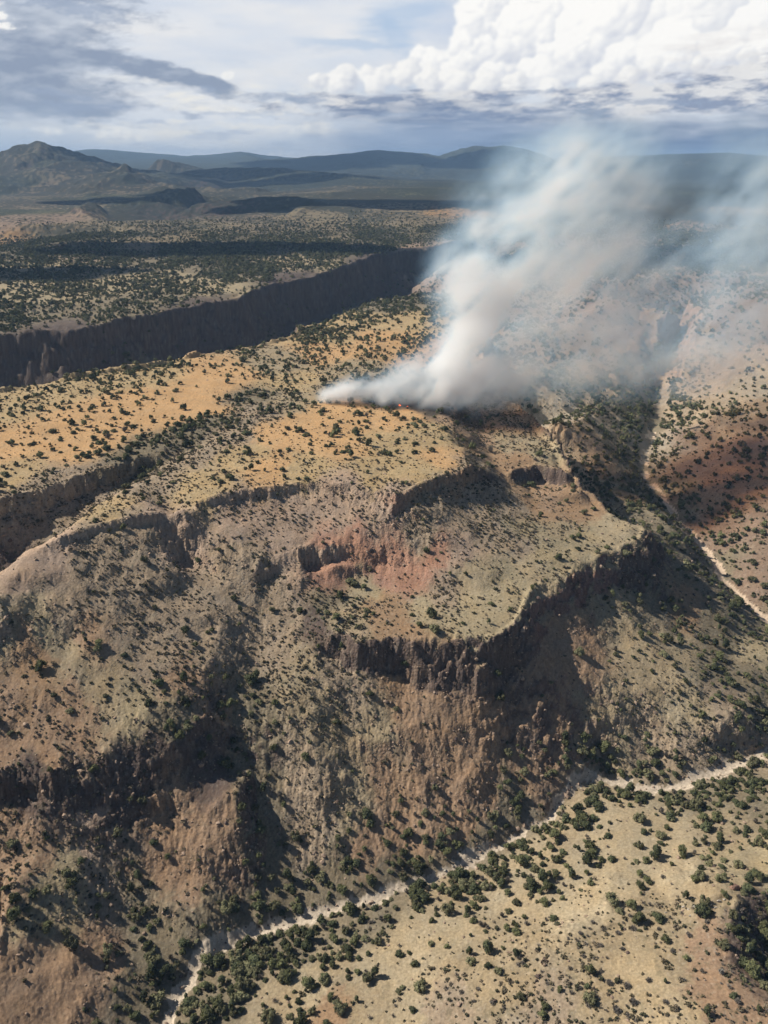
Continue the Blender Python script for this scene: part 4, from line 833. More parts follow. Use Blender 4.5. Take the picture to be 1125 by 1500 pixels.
def subdiv(v, f):
    v = list(map(np.array, v)); cache = {}; out = []
    def midp(a, b):
        k = (min(a, b), max(a, b))
        if k not in cache: m = v[a] + v[b]; v.append(m / np.linalg.norm(m)); cache[k] = len(v) - 1
        return cache[k]
    for a, b, c in f:
        ab, bc, ca = midp(a, b), midp(b, c), midp(c, a); out += [(a, ab, ca), (b, bc, ab), (c, ca, bc), (ab, bc, ca)]
    return np.array(v), out

def crown_mesh(name, seed, mat, w=4.4, h=3.4, lobes=9, leaves=620, leaf=.30, base=.12, spread_=.62, airy=.0):
    """uneven crown: a few lobes, each a dark ragged core wrapped in many small leaf sprays"""
    rs = np.random.RandomState(seed); V, F = [], []
    Lb = []
    for i in range(lobes):
        a = i * 2.4 + rs.rand() * .9; q = rs.rand() ** .6 * spread_
        cx_, cy_ = q * w / 2 * math.cos(a), q * w / 2 * math.sin(a)
        top = 1 - .55 * (q / spread_) ** 1.5 * rs.uniform(.5, 1.2)
        r_ = w * rs.uniform(.16, .27)
        Lb.append((cx_, cy_, base * h + (h * top - base * h) * rs.uniform(.42, .74), r_, r_ * rs.uniform(.8, 1.25) * h / w * 1.35))
    iv, if_ = ico()
    for (x, y, z, r_, rz) in Lb:
        k = len(V); j = 1 + .25 * rs.randn(12)
        if rs.rand() < airy: continue
        for p, jj in zip(iv, j): V.append((x + p[0] * r_ * .74 * jj, y + p[1] * r_ * .74 * jj, max(.05, z + p[2] * rz * .74 * jj)))
        F += [tuple(k + q for q in t) for t in if_]
    for i in range(leaves):
        x, y, z, r_, rz = Lb[rs.randint(len(Lb))]
        d = rs.normal(size=3); d /= np.linalg.norm(d); q = rs.uniform(.72, 1.12)
        c_ = np.array((x + d[0] * r_ * q, y + d[1] * r_ * q, z + d[2] * rz * q))
        if c_[2] < .06: c_[2] = .06 + .3 * rs.rand()
        u_ = rs.normal(size=3); u_ -= d * u_.dot(d) * .6; u_ /= np.linalg.norm(u_); t_ = np.cross(d, u_) + .4 * rs.normal(size=3); t_ /= np.linalg.norm(t_)
        s = leaf * rs.uniform(.6, 1.4); k = len(V)
        V += [c_ - u_ * s * .5 - t_ * s * .3, c_ + u_ * s * .5 - t_ * s * .35, c_ + u_ * s * .35 + t_ * s * .45 + d * s * .3, c_ - u_ * s * .4 + t_ * s * .4]
        F.append((k, k + 1, k + 2, k + 3))
    return mesh_from(name, V, F, mat)

def trunk_mesh(name, seed, h=2.0, r=.22, limbs=5):
    rs = np.random.RandomState(seed); V, F = [], []
    def limb(p0, p1, r0, r1, n=6, seg=3):
        p0, p1 = np.array(p0, float), np.array(p1, float); d = p1 - p0; d /= np.linalg.norm(d)
        a = np.cross(d, (.3, .8, .5)); a /= np.linalg.norm(a); b = np.cross(d, a)
        k = len(V)
        for s in range(seg + 1):
            t = s / seg; c_ = p0 + (p1 - p0) * t + (rs.normal(size=3) * .06 if 0 < s < seg else 0); rr = r0 + (r1 - r0) * t
            for i in range(n): V.append(c_ + (a * math.cos(i * 2 * math.pi / n) + b * math.sin(i * 2 * math.pi / n)) * rr)
        for s in range(seg):
            for i in range(n): F.append((k + s * n + i, k + s * n + (i + 1) % n, k + (s + 1) * n + (i + 1) % n, k + (s + 1) * n + i))
    limb((0, 0, -.5), (rs.uniform(-.2, .2), rs.uniform(-.2, .2), h * .55), r * 1.3, r * .8)
    for i in range(limbs):
        a = i * 2.4 + rs.rand(); limb((0, 0, h * rs.uniform(.1, .5)), (math.cos(a) * h * .6, math.sin(a) * h * .6, h * rs.uniform(.7, 1.15)), r * .6, r * .15)
    return mesh_from(name, V, F, M_BARK, True)

def twig_mesh(name, seed, mat, w=2.4, h=1.6, n=150):
    """leafless grey bush: thin blades fanning from the root"""
    rs = np.random.RandomState(seed); V, F = [], []
    for i in range(n):
        a = rs.rand() * 6.283; tl = rs.rand() ** .7; L = rs.uniform(.6, 1)
        d = np.array((math.cos(a) * tl * w / 2, math.sin(a) * tl * w / 2, h * (1 - .45 * tl * tl))) * L
        s = np.array((-math.sin(a), math.cos(a), 0)) * .055; p0 = d * .12; p1 = d; k = len(V)
        V += [p0 - s * .6, p0 + s * .6, p1 + s + rs.normal(size=3) * .05, p1 - s + rs.normal(size=3) * .05]; F.append((k, k + 1, k + 2, k + 3))
        for q in range(3):
            e = p1 * rs.uniform(.6, 1) + rs.normal(size=3) * .18; e[2] = abs(e[2]); k = len(V); r_ = rs.normal(size=(3, 3)) * .10
            V += [e + r_[0], e + r_[1], e + r_[2]]; F.append((k, k + 1, k + 2))
    return mesh_from(name, V, F, mat)

def rock_mesh(name, seed, mat, sx=1., sy=1., sz=1., sub=1, rough_=.28):
    rs = np.random.RandomState(seed); v, f = ico()
    for _ in range(sub): v, f = subdiv(v, f)
    cuts = rs.normal(size=(9, 3)); cuts /= np.linalg.norm(cuts, axis=1)[:, None]
    for c_ in cuts:
        d = v @ c_; lim = rs.uniform(.45, .8); m = d > lim; v[m] -= (d[m] - lim)[:, None] * c_
    v *= (1 + rough_ * .35 * rs.randn(len(v)))[:, None]
    v[:, 0] *= sx; v[:, 1] *= sy; v[:, 2] = v[:, 2] * sz + sz * .25
    return mesh_from(name, v, f, mat)

# ---- where everything grows
rs = np.random.RandomState(11)
def scatter(r0, r1, az0, az1, per_ha):
    area = .5 * (r1 * r1 - r0 * r0) * R(az1 - az0); n = int(area / 1e4 * per_ha)
    r_ = np.sqrt(rs.uniform(r0 * r0, r1 * r1, n)); a = R(az0) + rs.rand(n) * R(az1 - az0)
    return r_ * np.sin(a), r_ * np.cos(a)

def seen(x, y, z):
    """is the spot inside the photograph's frame and not behind a ridge?  also its scale in pixels per metre"""
    s_, c_ = math.sin(R(PITCH)), math.cos(R(PITCH))
    dz = z - CAM_Z; fw_ = y * c_ - dz * s_; up = y * s_ + dz * c_
    u = 562.5 + F_PX * x / fw_; v = 750 - F_PX * up / fw_
    ok = (u > -12) & (u < 1137) & (v > 0) & (v < 1512) & (fw_ > 10)
    free = np.ones(x.shape, bool)
    for t in np.linspace(.30, .985, 60):
        free &= sample(H, x * t, y * t) < CAM_Z + dz * t + .3
    return ok & free, u, v, F_PX / fw_

def thin(x, y, dens, top):
    return rs.rand(len(x)) < dens / top

def no_crowding(x, y, rad):
    """drop plants that stand inside another"""
    cell = 2.2; key = {}; keep = np.ones(len(x), bool)
    kx, ky = np.floor(x / cell).astype(int), np.floor(y / cell).astype(int)
    for i in range(len(x)):
        a, b = kx[i], ky[i]; ok = True
        for p in (a - 1, a, a + 1):
            for q in (b - 1, b, b + 1):
                for j in key.get((p, q), ()):
                    if (x[i] - x[j]) ** 2 + (y[i] - y[j]) ** 2 < (rad * (size_[i] + size_[j])) ** 2: ok = False
        if ok: key.setdefault((a, b), []).append(i)
        else: keep[i] = False
    return keep

def grown(x, y):
    clump = np.clip(1 + 1.9 * fbm(x, y, 30, 3, .6, 51), .25, 2.4)
    d = cover(x + 5 * noise2(x / 14, y / 14), y + 5 * noise2(x / 14 + 5, y / 14), 3) * clump
    d *= 1 - .85 * sstep(.95, 1.5, sample(SLf, x, y))
    w_ = sample(dW, x, y); v_ = sample(dV, x, y); r_ = np.hypot(x, y)
    d = d * np.where((r_ < 420) & inside(nearp, x, y), 2.0, np.where(r_ < 420, 1.05, np.where(r_ < 800, .85, 1.0))) * (1 - sstep(2100, 2700, r_)) * (1 + .4 * (r_ > 1300)) + 900 * np.exp(-((x - 108) / 26) ** 2 - ((y - 318) / 12) ** 2) + 500 * (r_ < 300) * np.exp(-((x + 40) / 30) ** 2 - ((y - 212) / 16) ** 2) + 850 * np.exp(-(w_ / 15) ** 2) * (r_ < 420) * np.clip(.6 + 2.2 * fbm(x, y, 24, 3, .6, 55), 0, 1.6) + 260 * np.exp(-(v_ / 22) ** 2)
    d *= sstep(2.4, 4.4, w_) * sstep(4.5, 8.0, v_)
    return d

xs, ys = [], []
for r0, r1, a0, a1, top in ((125, 760, -46, 46, 1700), (760, 1500, -33, 33, 1000), (1500, 2700, -30, 30, 1000)):
    x, y = scatter(r0, r1, a0, a1, top); d = grown(x, y)
    if r0 >= 760: d = d * np.clip(1.25 + 2.6 * fbm(np.arctan2(x, y), np.log(np.hypot(x, y)) * .35, .05, 4, .6, 57), .12, 2.4)
    k = thin(x, y, d, top); xs.append(x[k]); ys.append(y[k])
JX, JY = np.concatenate(xs), np.concatenate(ys)
size_ = np.clip(rs.lognormal(-.2, .40, len(JX)), .32, 1.75)
size_ *= np.where(np.hypot(JX, JY) > 760, .95, .92) * 1.0
near_ = np.hypot(JX, JY) < 900
kp = np.ones(len(JX), bool)
nn = np.flatnonzero(near_); sz_all = size_; size_ = sz_all[nn]
kp[nn] = no_crowding(JX[nn], JY[nn], .85); size_ = sz_all[kp]; JX, JY = JX[kp], JY[kp]
JZ = sample(H, JX, JY)
vis, JU, JV, JP = seen(JX, JY, JZ + 1.0)
shown = np.where(vis, JP * size_, 0)

jun_crowns = [crown_mesh('juniper_crown', 100 + i, M_JUN[i % 3], w=(4.6, 4.0, 5.0, 4.2, 4.6, 3.6)[i], h=(3.3, 3.9, 3.0, 3.5, 2.8, 4.2)[i], lobes=(9, 8, 11, 7, 10, 8)[i]) for i in range(6)]
jun_trunks = [trunk_mesh('juniper_trunk', 200 + i) for i in range(3)]
snags = [twig_mesh('dead_juniper', 250 + i, M_GREY, 3.6, 3.2, 150) for i in range(1)]
far_crowns = [crown_mesh('juniper_crown_far', 300 + i, M_JUN[i % 3], w=4.6, h=3.4, lobes=5, leaves=60, leaf=.8) for i in range(3)]

order = np.argsort(-shown)
solo = order[:300]; rest = np.ones(len(JX), bool); rest[solo] = False

MARKS = [  # landmarks one can find in the photograph, used to single out the junipers round them
 ('sandy bend of the dry wash', 845, 1148), ('pale bare knoll above the wash', 920, 1200), ('red rock knob by the shadowed hollow', 1076, 1300), ('bright dry-grass patch low on the hillside', 935, 1415),
 ('pinkish rock rib low on the hillside', 790, 1430), ('mouth of the dark side gully', 435, 1335), ('lowest stretch of the dry wash', 255, 1470), ('boulders in the wash bed', 690, 1262), ('white boulders on the hillside shoulder', 1015, 1335),
 ('dark thicket below the wash', 400, 1400), ('foot of the red slope', 340, 1310), ('pale bare ground below the wash', 600, 1390), ('straight middle stretch of the wash', 540, 1320), ('right end of the wash', 1090, 1120),
 ('bare tan slope above the wash', 1000, 1260), ('dim brown slope in the lower left', 60, 1420), ('open flat near the frame bottom', 520, 1470), ('pale grey rib by the gully', 460, 1200), ('red earth slope above the wash', 620, 1180),
 ('right edge of the near hillside', 1110, 1220), ('shrubby bank above the hillside shoulder', 850, 1330), ('grassy left slope', 80, 1300), ('shadowed hollow at the right', 1100, 1400), ('stony slope at bottom centre', 650, 1440), ('leafy corner under the red slope', 215, 1440)]
ORD = ['nearest to', 'second nearest to', 'third nearest to', 'fourth nearest to', 'fifth nearest to', 'sixth nearest to', 'seventh nearest to', 'eighth nearest to', 'ninth nearest to', 'tenth nearest to',
       'eleventh nearest to', 'twelfth nearest to', 'thirteenth nearest to', 'fourteenth nearest to', 'fifteenth nearest to', 'sixteenth nearest to', 'seventeenth nearest to', 'eighteenth nearest to', 'nineteenth nearest to', 'twentieth nearest to']
def ordinal(n):
    if n < len(ORD): return ORD[n]
    tens = ['', '', 'twenty', 'thirty', 'forty', 'fifty', 'sixty'][min(6, (n + 1) // 10)]; one = (n + 1) % 10
    w_ = ['ieth', '-first', '-second', '-third', '-fourth', '-fifth', '-sixth', '-seventh', '-eighth', '-ninth'][one]
    return (tens[:-1] + w_ if one == 0 else tens + w_) + ' nearest to'
def label_by_marks(U, V_, sizes, noun, group_of=None):
    """an own label for each: size word, tone, and its rank by distance from the nearest landmark"""
    near_mark = [min(range(len(MARKS)), key=lambda m: (U[i] - MARKS[m][1]) ** 2 + (V_[i] - MARKS[m][2]) ** 2) for i in range(len(U))]
    labs = [None] * len(U)
    for m in range(len(MARKS)):
        mem = sorted([i for i in range(len(U)) if near_mark[i] == m], key=lambda i: (U[i] - MARKS[m][1]) ** 2 + (V_[i] - MARKS[m][2]) ** 2)
        for k, i in enumerate(mem):
            labs[i] = '%s %s, %s the %s' % ('large' if sizes[i] > 1.3 else 'small' if sizes[i] < .7 else 'middling', noun, ordinal(k), MARKS[m][0])
    return labs, near_mark

labs, nm = label_by_marks(JU[solo], JV[solo], size_[solo], 'dark green juniper')
proto = {}
for n_, i in enumerate(solo):
    k = int(rs.randint(6)); root = bpy.data.objects.new('juniper_tree', None); root.empty_display_size = .3; col.objects.link(root)
    root.location = (JX[i], JY[i], JZ[i] - .12); root.rotation_euler = (0, 0, rs.rand() * 6.28); s_ = float(size_[i]); root.scale = (s_, s_ * rs.uniform(.85, 1.15), s_ * rs.uniform(.85, 1.15))
    tag(root, labs[n_], 'tree', 'junipers dotted over the canyon slopes')
    for nm_, pool in (('crown', jun_crowns[k]), ('trunk', jun_trunks[k % 3])):
        if nm_ in proto and False: pass
        if (nm_, k) not in proto: proto[(nm_, k)] = bpy.data.objects.new(nm_, pool); c_ = proto[(nm_, k)]
        else: c_ = proto[(nm_, k)].copy()
        c_.name = nm_; c_.parent = root; col.objects.link(c_)

# ---- the countless rest: points that carry one plant each
def instancer(name, variants, X, Y, Z, S, seed, label, cat, flat=1.0, tilt=0.0):
    r2 = np.random.RandomState(seed); n = len(X)
    src = bpy.data.collections.new(name + '_kinds')
    for i, me in enumerate(variants):
        src.objects.link(bpy.data.objects.new('%s_kind' % name, me))
    me = bpy.data.meshes.new(name); me.vertices.add(n); me.vertices.foreach_set('co', np.stack([X, Y, Z], -1).astype(np.float32).ravel())
    a = me.attributes.new('size', 'FLOAT_VECTOR', 'POINT'); sv = np.stack([S, S * r2.uniform(.8, 1.2, n), S * flat * r2.uniform(.75, 1.25, n)], -1); a.data.foreach_set('vector', sv.astype(np.float32).ravel())
    a = me.attributes.new('turn', 'FLOAT_VECTOR', 'POINT'); tv_ = np.stack([r2.uniform(-tilt, tilt, n), r2.uniform(-tilt, tilt, n), r2.rand(n) * 6.283], -1); a.data.foreach_set('vector', tv_.astype(np.float32).ravel())
    a = me.attributes.new('variant', 'INT', 'POINT'); a.data.foreach_set('value', r2.randint(0, len(variants), n).astype(np.int32))
    o = bpy.data.objects.new(name, me); col.objects.link(o)
    g = bpy.data.node_groups.new(name + '_growth', 'GeometryNodeTree')
    g.interface.new_socket('Geometry', in_out='INPUT', socket_type='NodeSocketGeometry'); g.interface.new_socket('Geometry', in_out='OUTPUT', socket_type='NodeSocketGeometry')
    N = g.nodes; L = g.links
    gi, go = N.new('NodeGroupInput'), N.new('NodeGroupOutput')
    ci = N.new('GeometryNodeCollectionInfo'); ci.inputs['Collection'].default_value = src; ci.inputs['Separate Children'].default_value = True; ci.inputs['Reset Children'].default_value = True
    ip = N.new('GeometryNodeInstanceOnPoints'); ip.inputs['Pick Instance'].default_value = True
    def attr(nm_, t):
        q = N.new('GeometryNodeInputNamedAttribute'); q.data_type = t; q.inputs['Name'].default_value = nm_; return q.outputs['Attribute']
    L.new(gi.outputs[0], ip.inputs['Points']); L.new(ci.outputs[0], ip.inputs['Instance'])
    L.new(attr('variant', 'INT'), ip.inputs['Instance Index']); L.new(attr('turn', 'FLOAT_VECTOR'), ip.inputs['Rotation']); L.new(attr('size', 'FLOAT_VECTOR'), ip.inputs['Scale'])
    L.new(ip.outputs[0], go.inputs[0])
    md = o.modifiers.new('growth', 'NODES'); md.node_group = g
    tag(o, label, cat, None, 'stuff')
    return o

jr = np.hypot(JX, JY); ra_ = rest & (jr < 620); rb_ = rest & (jr >= 620)
instancer('juniper_woodland', jun_crowns + jun_crowns[:5] + snags, JX[ra_], JY[ra_], JZ[ra_] - .15, size_[ra_], 5, 'dark juniper woodland scattered over the mesa and canyon slopes', 'trees')
instancer('distant_woodland', far_crowns, JX[rb_], JY[rb_], JZ[rb_] - .15, size_[rb_], 6, 'dark juniper woodland dotted over the far plateau and valley', 'trees')

# low scrub and tufts
x, y = scatter(120, 900, -42, 42, 7500)
d = np.clip(cover(x, y, 4), 0, 1) ** 2.4 * np.clip(1 + 2.4 * fbm(x, y, 26, 4, .6, 53), .05, 2.6) * (1 - .6 * sstep(1.0, 1.6, sample(SLf, x, y)))
d *= sstep(1.6, 3.2, sample(dW, x, y)) * sstep(1.5, 3.0, sample(dV, x, y))
k = thin(x, y, d * .62, 1.7); x, y = x[k], y[k]
S = np.clip(rs.lognormal(-.62, .42, len(x)), .2, 1.3)
scrubs = [crown_mesh('scrub', 400 + i, M_SCRUB[i % 3], w=2.1, h=1.1, lobes=4, leaves=46, leaf=.42, base=.02, spread_=.7) for i in range(5)] + [twig_mesh('scrub_twigs', 420 + i, M_GREY, 2.0, 1.2, 36) for i in range(2)]
instancer('scrub', scrubs, x, y, sample(H, x, y) - .05, S, 8, 'low olive and tan scrub tufts covering the stony slopes', 'scrub')
# stones
x, y = scatter(120, 760, -43, 43, 2600)
sl = sample(SLf, x, y)
d = (.10 + 1.8 * sstep(.5, 1.0, sl)) * np.clip(1 + 2.0 * fbm(x, y, 22, 3, .6, 54), 0.02, 3) + .9 * np.exp(-(sample(dW, x, y) / 4.0) ** 2)
k = thin(x, y, d, 2.0); x, y = x[k], y[k]
S = np.clip(rs.lognormal(-1.0, .55, len(x)), .12, 2.0)
stones = [rock_mesh('stone', 500 + i, (M_ROCK, M_ROCK, M_DROCK, M_ROCK)[i], 1, .8, .7) for i in range(4)]
instancer('rubble', stones, x, y, sample(H, x, y) - .05, S, 9, 'pale broken stones strewn over slopes and wash', 'stones', 1.0, .6)
# ---------------------------------------------------------------- outcrops, boulders and bare bushes one can pick out
def outcrop(name, label, cat, u, v, blocks, mat, seed, group=None, sink=.25, sub=2):
    """blocks: (dx, dy, sx, sy, sz, lean) in metres round the spot; one weathered mass of broken rock"""
    x0, y0, z0 = hit(u, v); r2 = np.random.RandomState(seed); V, F = [], []
    iv, if_ = ico()
    for _ in range(sub): iv, if_ = subdiv(iv, if_)
    for (dx, dy, sx, sy, sz, lean) in blocks:
        w = np.array(iv); cuts = r2.normal(size=(14, 3)); cuts /= np.linalg.norm(cuts, axis=1)[:, None]
        for c_ in cuts:
            d = w @ c_; lim = r2.uniform(.42, .8); m = d > lim; w[m] -= (d[m] - lim)[:, None] * c_
        w *= (1 + .05 * r2.randn(len(w)))[:, None]; a = r2.rand() * 6.28; ca, sa = math.cos(a), math.sin(a)
        w = np.stack([w[:, 0] * ca - w[:, 1] * sa, w[:, 0] * sa + w[:, 1] * ca, w[:, 2]], 1) * (sx, sy, sz); w[:, 0] += lean * w[:, 2]
        gz_ = float(sample(H, np.array(x0 + dx), np.array(y0 + dy))) - z0
        k = len(V); V += list(w + (dx, dy, gz_ + sz * (1 - sink) * .6)); F += [tuple(k + q for q in t) for t in if_]
    o = bpy.data.objects.new(name, mesh_from(name, V, F, mat)); col.objects.link(o); o.location = (x0, y0, z0)
    tag(o, label, cat, group)
    return o
M_RED = simple_material('red_rock', (.30, .185, .135), .95, .4, 1.2, .1, .1)
M_WHITE = simple_material('pale_rock', (.50, .45, .38), .95, .35, 1.5, .1, .1)
outcrop('rock_outcrop', 'red brown rock knob beside the shadowed hollow at the right edge', 'rock', 1076, 1303, [(0, 0, 1.9, 1.4, 1.8, .1), (1.6, .3, 1.2, 1.0, 1.3, 0), (-1.4, .5, 1.0, .9, .9, 0), (2.6, .8, .8, .8, .7, 0)], M_RED, 1)
outcrop('rock_outcrop', 'pointed pinkish rock rib standing low on the near hillside', 'rock', 797, 1412, [(0, 1.2, .8, .6, 1.4, .1), (-.7, .2, .9, .7, 1.2, 0), (-.2, -1.0, .8, .6, 1.0, 0), (.9, .5, .6, .5, .7, 0), (.3, 2.3, .6, .5, .9, 0)], M_ROCK, 2)
outcrop('rock_outcrop', 'dark shaded rock block just below the pinkish rock rib', 'rock', 787, 1433, [(0, 0, 1.1, .9, 1.1, 0), (-.6, -1.2, .8, .7, .9, 0), (.9, .9, .8, .6, .8, 0)], M_DROCK, 3)
outcrop('boulder', 'dark boulder with a pale top alone on the stony slope', 'rock', 724, 1467, [(0, 0, .9, .7, .75, 0), (.5, .3, .5, .4, .45, 0)], M_DROCK, 4)
outcrop('boulder', 'pink boulder beside a juniper left of the pinkish rock rib', 'rock', 745, 1397, [(0, 0, .9, .6, .55, 0), (.8, .1, .5, .4, .4, 0)], M_ROCK, 5)
WB = [(1000, 1330, .7), (1008, 1334, .5), (1016, 1329, .8), (1024, 1336, .6), (1031, 1331, .9), (1040, 1327, .7), (1048, 1330, .55), (1010, 1342, .45), (1034, 1342, .5), (1052, 1322, .8), (1060, 1318, .6), (975, 1338, .45)]
for i, (u, v, s_) in enumerate(WB):
    outcrop('boulder', '%s pale boulder, %s from the left in the boulder row left of the red knob' % ('large' if s_ > .65 else 'small', ('twelfth', 'eleventh', 'tenth', 'ninth', 'eighth', 'seventh', 'sixth', 'fifth', 'fourth', 'third', 'second', 'first')[::-1][sorted(range(12), key=lambda q: WB[q][0]).index(i)]), 'rock', u, v, [(0, 0, s_ * 1.1, s_ * .8, s_ * .8, 0), (s_ * .9, .2, s_ * .5, s_ * .5, s_ * .4, 0)], M_WHITE, 20 + i, 'pale boulders in a row on the hillside shoulder')
WR = [(652, 1277, .9), (664, 1271, .7), (676, 1269, 1.1), (688, 1262, .8), (699, 1259, .9), (470, 1340, .8), (452, 1344, .6), (258, 1468, .9), (270, 1446, .7), (250, 1484, .8)]
WO = ['leftmost of the boulders in the middle wash bed', 'second boulder from the left in the middle wash bed', 'largest boulder in the middle wash bed', 'fourth boulder from the left in the middle wash bed', 'rightmost of the boulders in the middle wash bed',
      'larger wash boulder near the mouth of the dark gully', 'smaller wash boulder near the mouth of the dark gully', 'middle boulder in the lowest stretch of the wash', 'uppermost boulder in the lowest stretch of the wash', 'lowest boulder in the lowest stretch of the wash']
for i, (u, v, s_) in enumerate(WR):
    outcrop('boulder', WO[i], 'rock', u, v, [(0, 0, s_ * 1.1, s_ * .8, s_ * .75, 0), (-s_ * .9, .4, s_ * .5, s_ * .5, s_ * .45, 0)], M_WHITE, 40 + i, 'boulders lying in the dry wash')
twigs = [twig_mesh('grey_bush', 440 + i, M_GREY, 2.7, 1.7, 190) for i in range(3)]
M_PALEB = simple_material('bleached_twigs', (.40, .38, .34), .9, .3, 2.5)
GB = [(905, 1368, 1.0), (927, 1362, 1.2), (880, 1386, .8), (912, 1392, .9), (855, 1402, .8), (892, 1441, 1.1), (918, 1446, 1.3), (950, 1438, 1.1), (927, 1470, 1.3), (903, 1482, 1.4), (862, 1474, 1.0), (848, 1448, .9), (802, 1442, .8),
      (868, 1352, .8), (850, 1368, .8), (940, 1350, .9), (965, 1362, .8), (835, 1420, .8), (985, 1395, .9), (1010, 1372, .9), (760, 1405, .7), (700, 1450, .8), (1035, 1352, .9), (975, 1470, 1.0), (880, 1425, .7), (640, 1455, .7), (1080, 1468, 1.0)]
gl_, _ = label_by_marks([g_[0] for g_ in GB], [g_[1] for g_ in GB], [1.0 if g_[2] < 1.2 else 1.4 for g_ in GB], 'leafless grey bush')
for i, (u, v, s_) in enumerate(GB):
    x, y, z = hit(u, v); o = bpy.data.objects.new('grey_bush', twigs[i % 3]); col.objects.link(o); o.location = (x, y, z - .05); o.scale = (s_, s_, s_ * .9); o.rotation_euler = (0, 0, i * 1.3)
    tag(o, gl_[i], 'bush', 'leafless grey bushes on the near hillside')
x, y, z = hit(1056, 1426); o = bpy.data.objects.new('bleached_bush', twig_mesh('bleached_bush', 450, M_PALEB, 2.4, 2.3, 230)); col.objects.link(o); o.location = (x, y, z - .05)
tag(o, 'bleached white dead bush left of the shadowed hollow at the right', 'bush')
# ================================================================ SMOKE of the grass fire
SK = 1.065
SX0, SX1, SY0, SY1, SZ0, SZ1, VOX = -80.0, 460.0, 600.0, 910.0, 84.0, 354.0, 2.5
nx, ny, nz = int((SX1 - SX0) / VOX) + 1, int((SY1 - SY0) / VOX) + 1, int((SZ1 - SZ0) / VOX) + 1
ex, ey, ez = SX0 + (nx - 1) * VOX, SY0 + (ny - 1) * VOX, SZ0 + (nz - 1) * VOX
PUFFS = [  # sight line, distance, radius (pixels at that distance), thickness of the smoke
 (478, 578, 606, 8, 1.6), (490, 576, 606, 9, 1.8), (505, 573, 606, 11, 1.9), (522, 569, 606, 13, 1.9), (545, 563, 606, 15, 1.9), (570, 566, 604, 15, 1.5), (600, 566, 604, 18, 1.6), (630, 570, 604, 20, 1.8), (660, 568, 606, 24, 1.9), (690, 572, 606, 22, 1.5), (716, 580, 604, 15, .9),
 (560, 584, 596, 7, 1.2), (590, 587, 596, 8, 1.3), (620, 586, 596, 10, 1.5), (650, 588, 596, 10, 1.2),
 (590, 545, 612, 15, 1.1), (620, 538, 615, 22, 1.4), (655, 530, 618, 28, 1.8), (685, 512, 622, 34, 1.9), (700, 480, 630, 38, 1.7), (690, 450, 636, 36, 1.6), (705, 540, 615, 30, 1.4), (740, 545, 615, 28, .7), (735, 505, 625, 36, .9),
 (645, 415, 640, 22, .55), (625, 425, 640, 14, .35), (665, 395, 645, 28, .8), (700, 415, 645, 42, 1.3), (735, 440, 645, 46, .9), (700, 370, 655, 40, 1.1), (740, 350, 662, 48, 1.05), (700, 320, 662, 30, .8), (775, 310, 672, 50, 1.0), (760, 270, 680, 34, .7),
 (815, 270, 684, 48, .95), (850, 235, 692, 44, .9), (880, 215, 700, 36, .75), (830, 212, 695, 26, .5), (900, 245, 700, 46, .7), (925, 285, 705, 46, .55), (860, 300, 695, 56, .75), (810, 350, 685, 66, .7), (880, 350, 700, 62, .55), (780, 410, 670, 62, .7), (840, 410, 690, 66, .6),
 (800, 470, 670, 56, .48), (770, 520, 650, 44, .42), (820, 530, 670, 56, .22), (870, 470, 690, 66, .30), (900, 420, 700, 66, .40), (880, 550, 690, 46, .17), (950, 400, 715, 62, .40), (960, 470, 715, 66, .26), (930, 530, 705, 56, .2), (985, 360, 725, 46, .22), (965, 245, 715, 30, .25),
 (1100, 240, 760, 46, .42), (1085, 300, 760, 50, .42), (1110, 350, 760, 60, .50), (1070, 380, 760, 50, .34), (1110, 430, 760, 60, .40), (1050, 440, 745, 60, .30), (1020, 500, 735, 60, .28), (1000, 560, 725, 50, .22), (1050, 560, 735, 46, .18), (1090, 500, 745, 56, .24), (975, 600, 715, 34, .18), (1060, 605, 730, 30, .14), (1130, 290, 770, 50, .4), (1160, 360, 790, 60, .4), (1190, 260, 800, 60, .35)]
gz, gy, gx = np.meshgrid(SZ0 + np.arange(nz) * VOX, SY0 + np.arange(ny) * VOX, SX0 + np.arange(nx) * VOX, indexing='ij')
gx = gx.astype(np.float32); gy = gy.astype(np.float32); gz = gz.astype(np.float32)
# the air has stirred it: read the puffs at swirled positions
def n3(l, o, s): 
    r_ = 0; a = 1; n = 0; f_ = 1 / l
    for k in range(o): r_ = r_ + a * noise3((gx + .25 * gz) * f_ + s + 7.7 * k, gy * f_ - s, (gz - .35 * gx) * f_ * 1.15 + 3.1 * k); n += a; a *= .58; f_ *= 2.1
    return r_ / n
amp = np.clip((gz - 112) / 80, .12, 1.0) * 13
qx = gx + amp * n3(42, 3, 1.3); qy = gy + amp * n3(42, 2, 5.1); qz = gz + amp * n3(42, 3, 9.7)
dens = np.zeros(gx.shape, np.float32)
for u, v, dist, rp, am in PUFFS:
    dist *= SK; x, y, z = at_d(u, v, dist); rm = rp * math.hypot(dist, 300 - z) / F_PX * 1.12
    i0, i1 = int(max(0, (x - 3 * rm - 16 - SX0) / VOX)), int(min(nx, (x + 3 * rm + 16 - SX0) / VOX)); j0, j1 = int(max(0, (y - 3 * rm - 16 - SY0) / VOX)), int(min(ny, (y + 3 * rm + 16 - SY0) / VOX))
    k0, k1 = int(max(0, (z - 3 * rm - 16 - SZ0) / VOX)), int(min(nz, (z + 3 * rm + 16 - SZ0) / VOX))
    if i1 <= i0 or j1 <= j0 or k1 <= k0: continue
    s_ = (slice(k0, k1), slice(j0, j1), slice(i0, i1))
    d2 = ((qx[s_] - x) ** 2 + (qy[s_] - y) ** 2 + (qz[s_] - z) ** 2) / rm ** 2
    dens[s_] += (am if am > .72 else am * 1.25) * (30.0 / max(rm, 12)) ** .6 * np.exp(-d2 * 1.1)
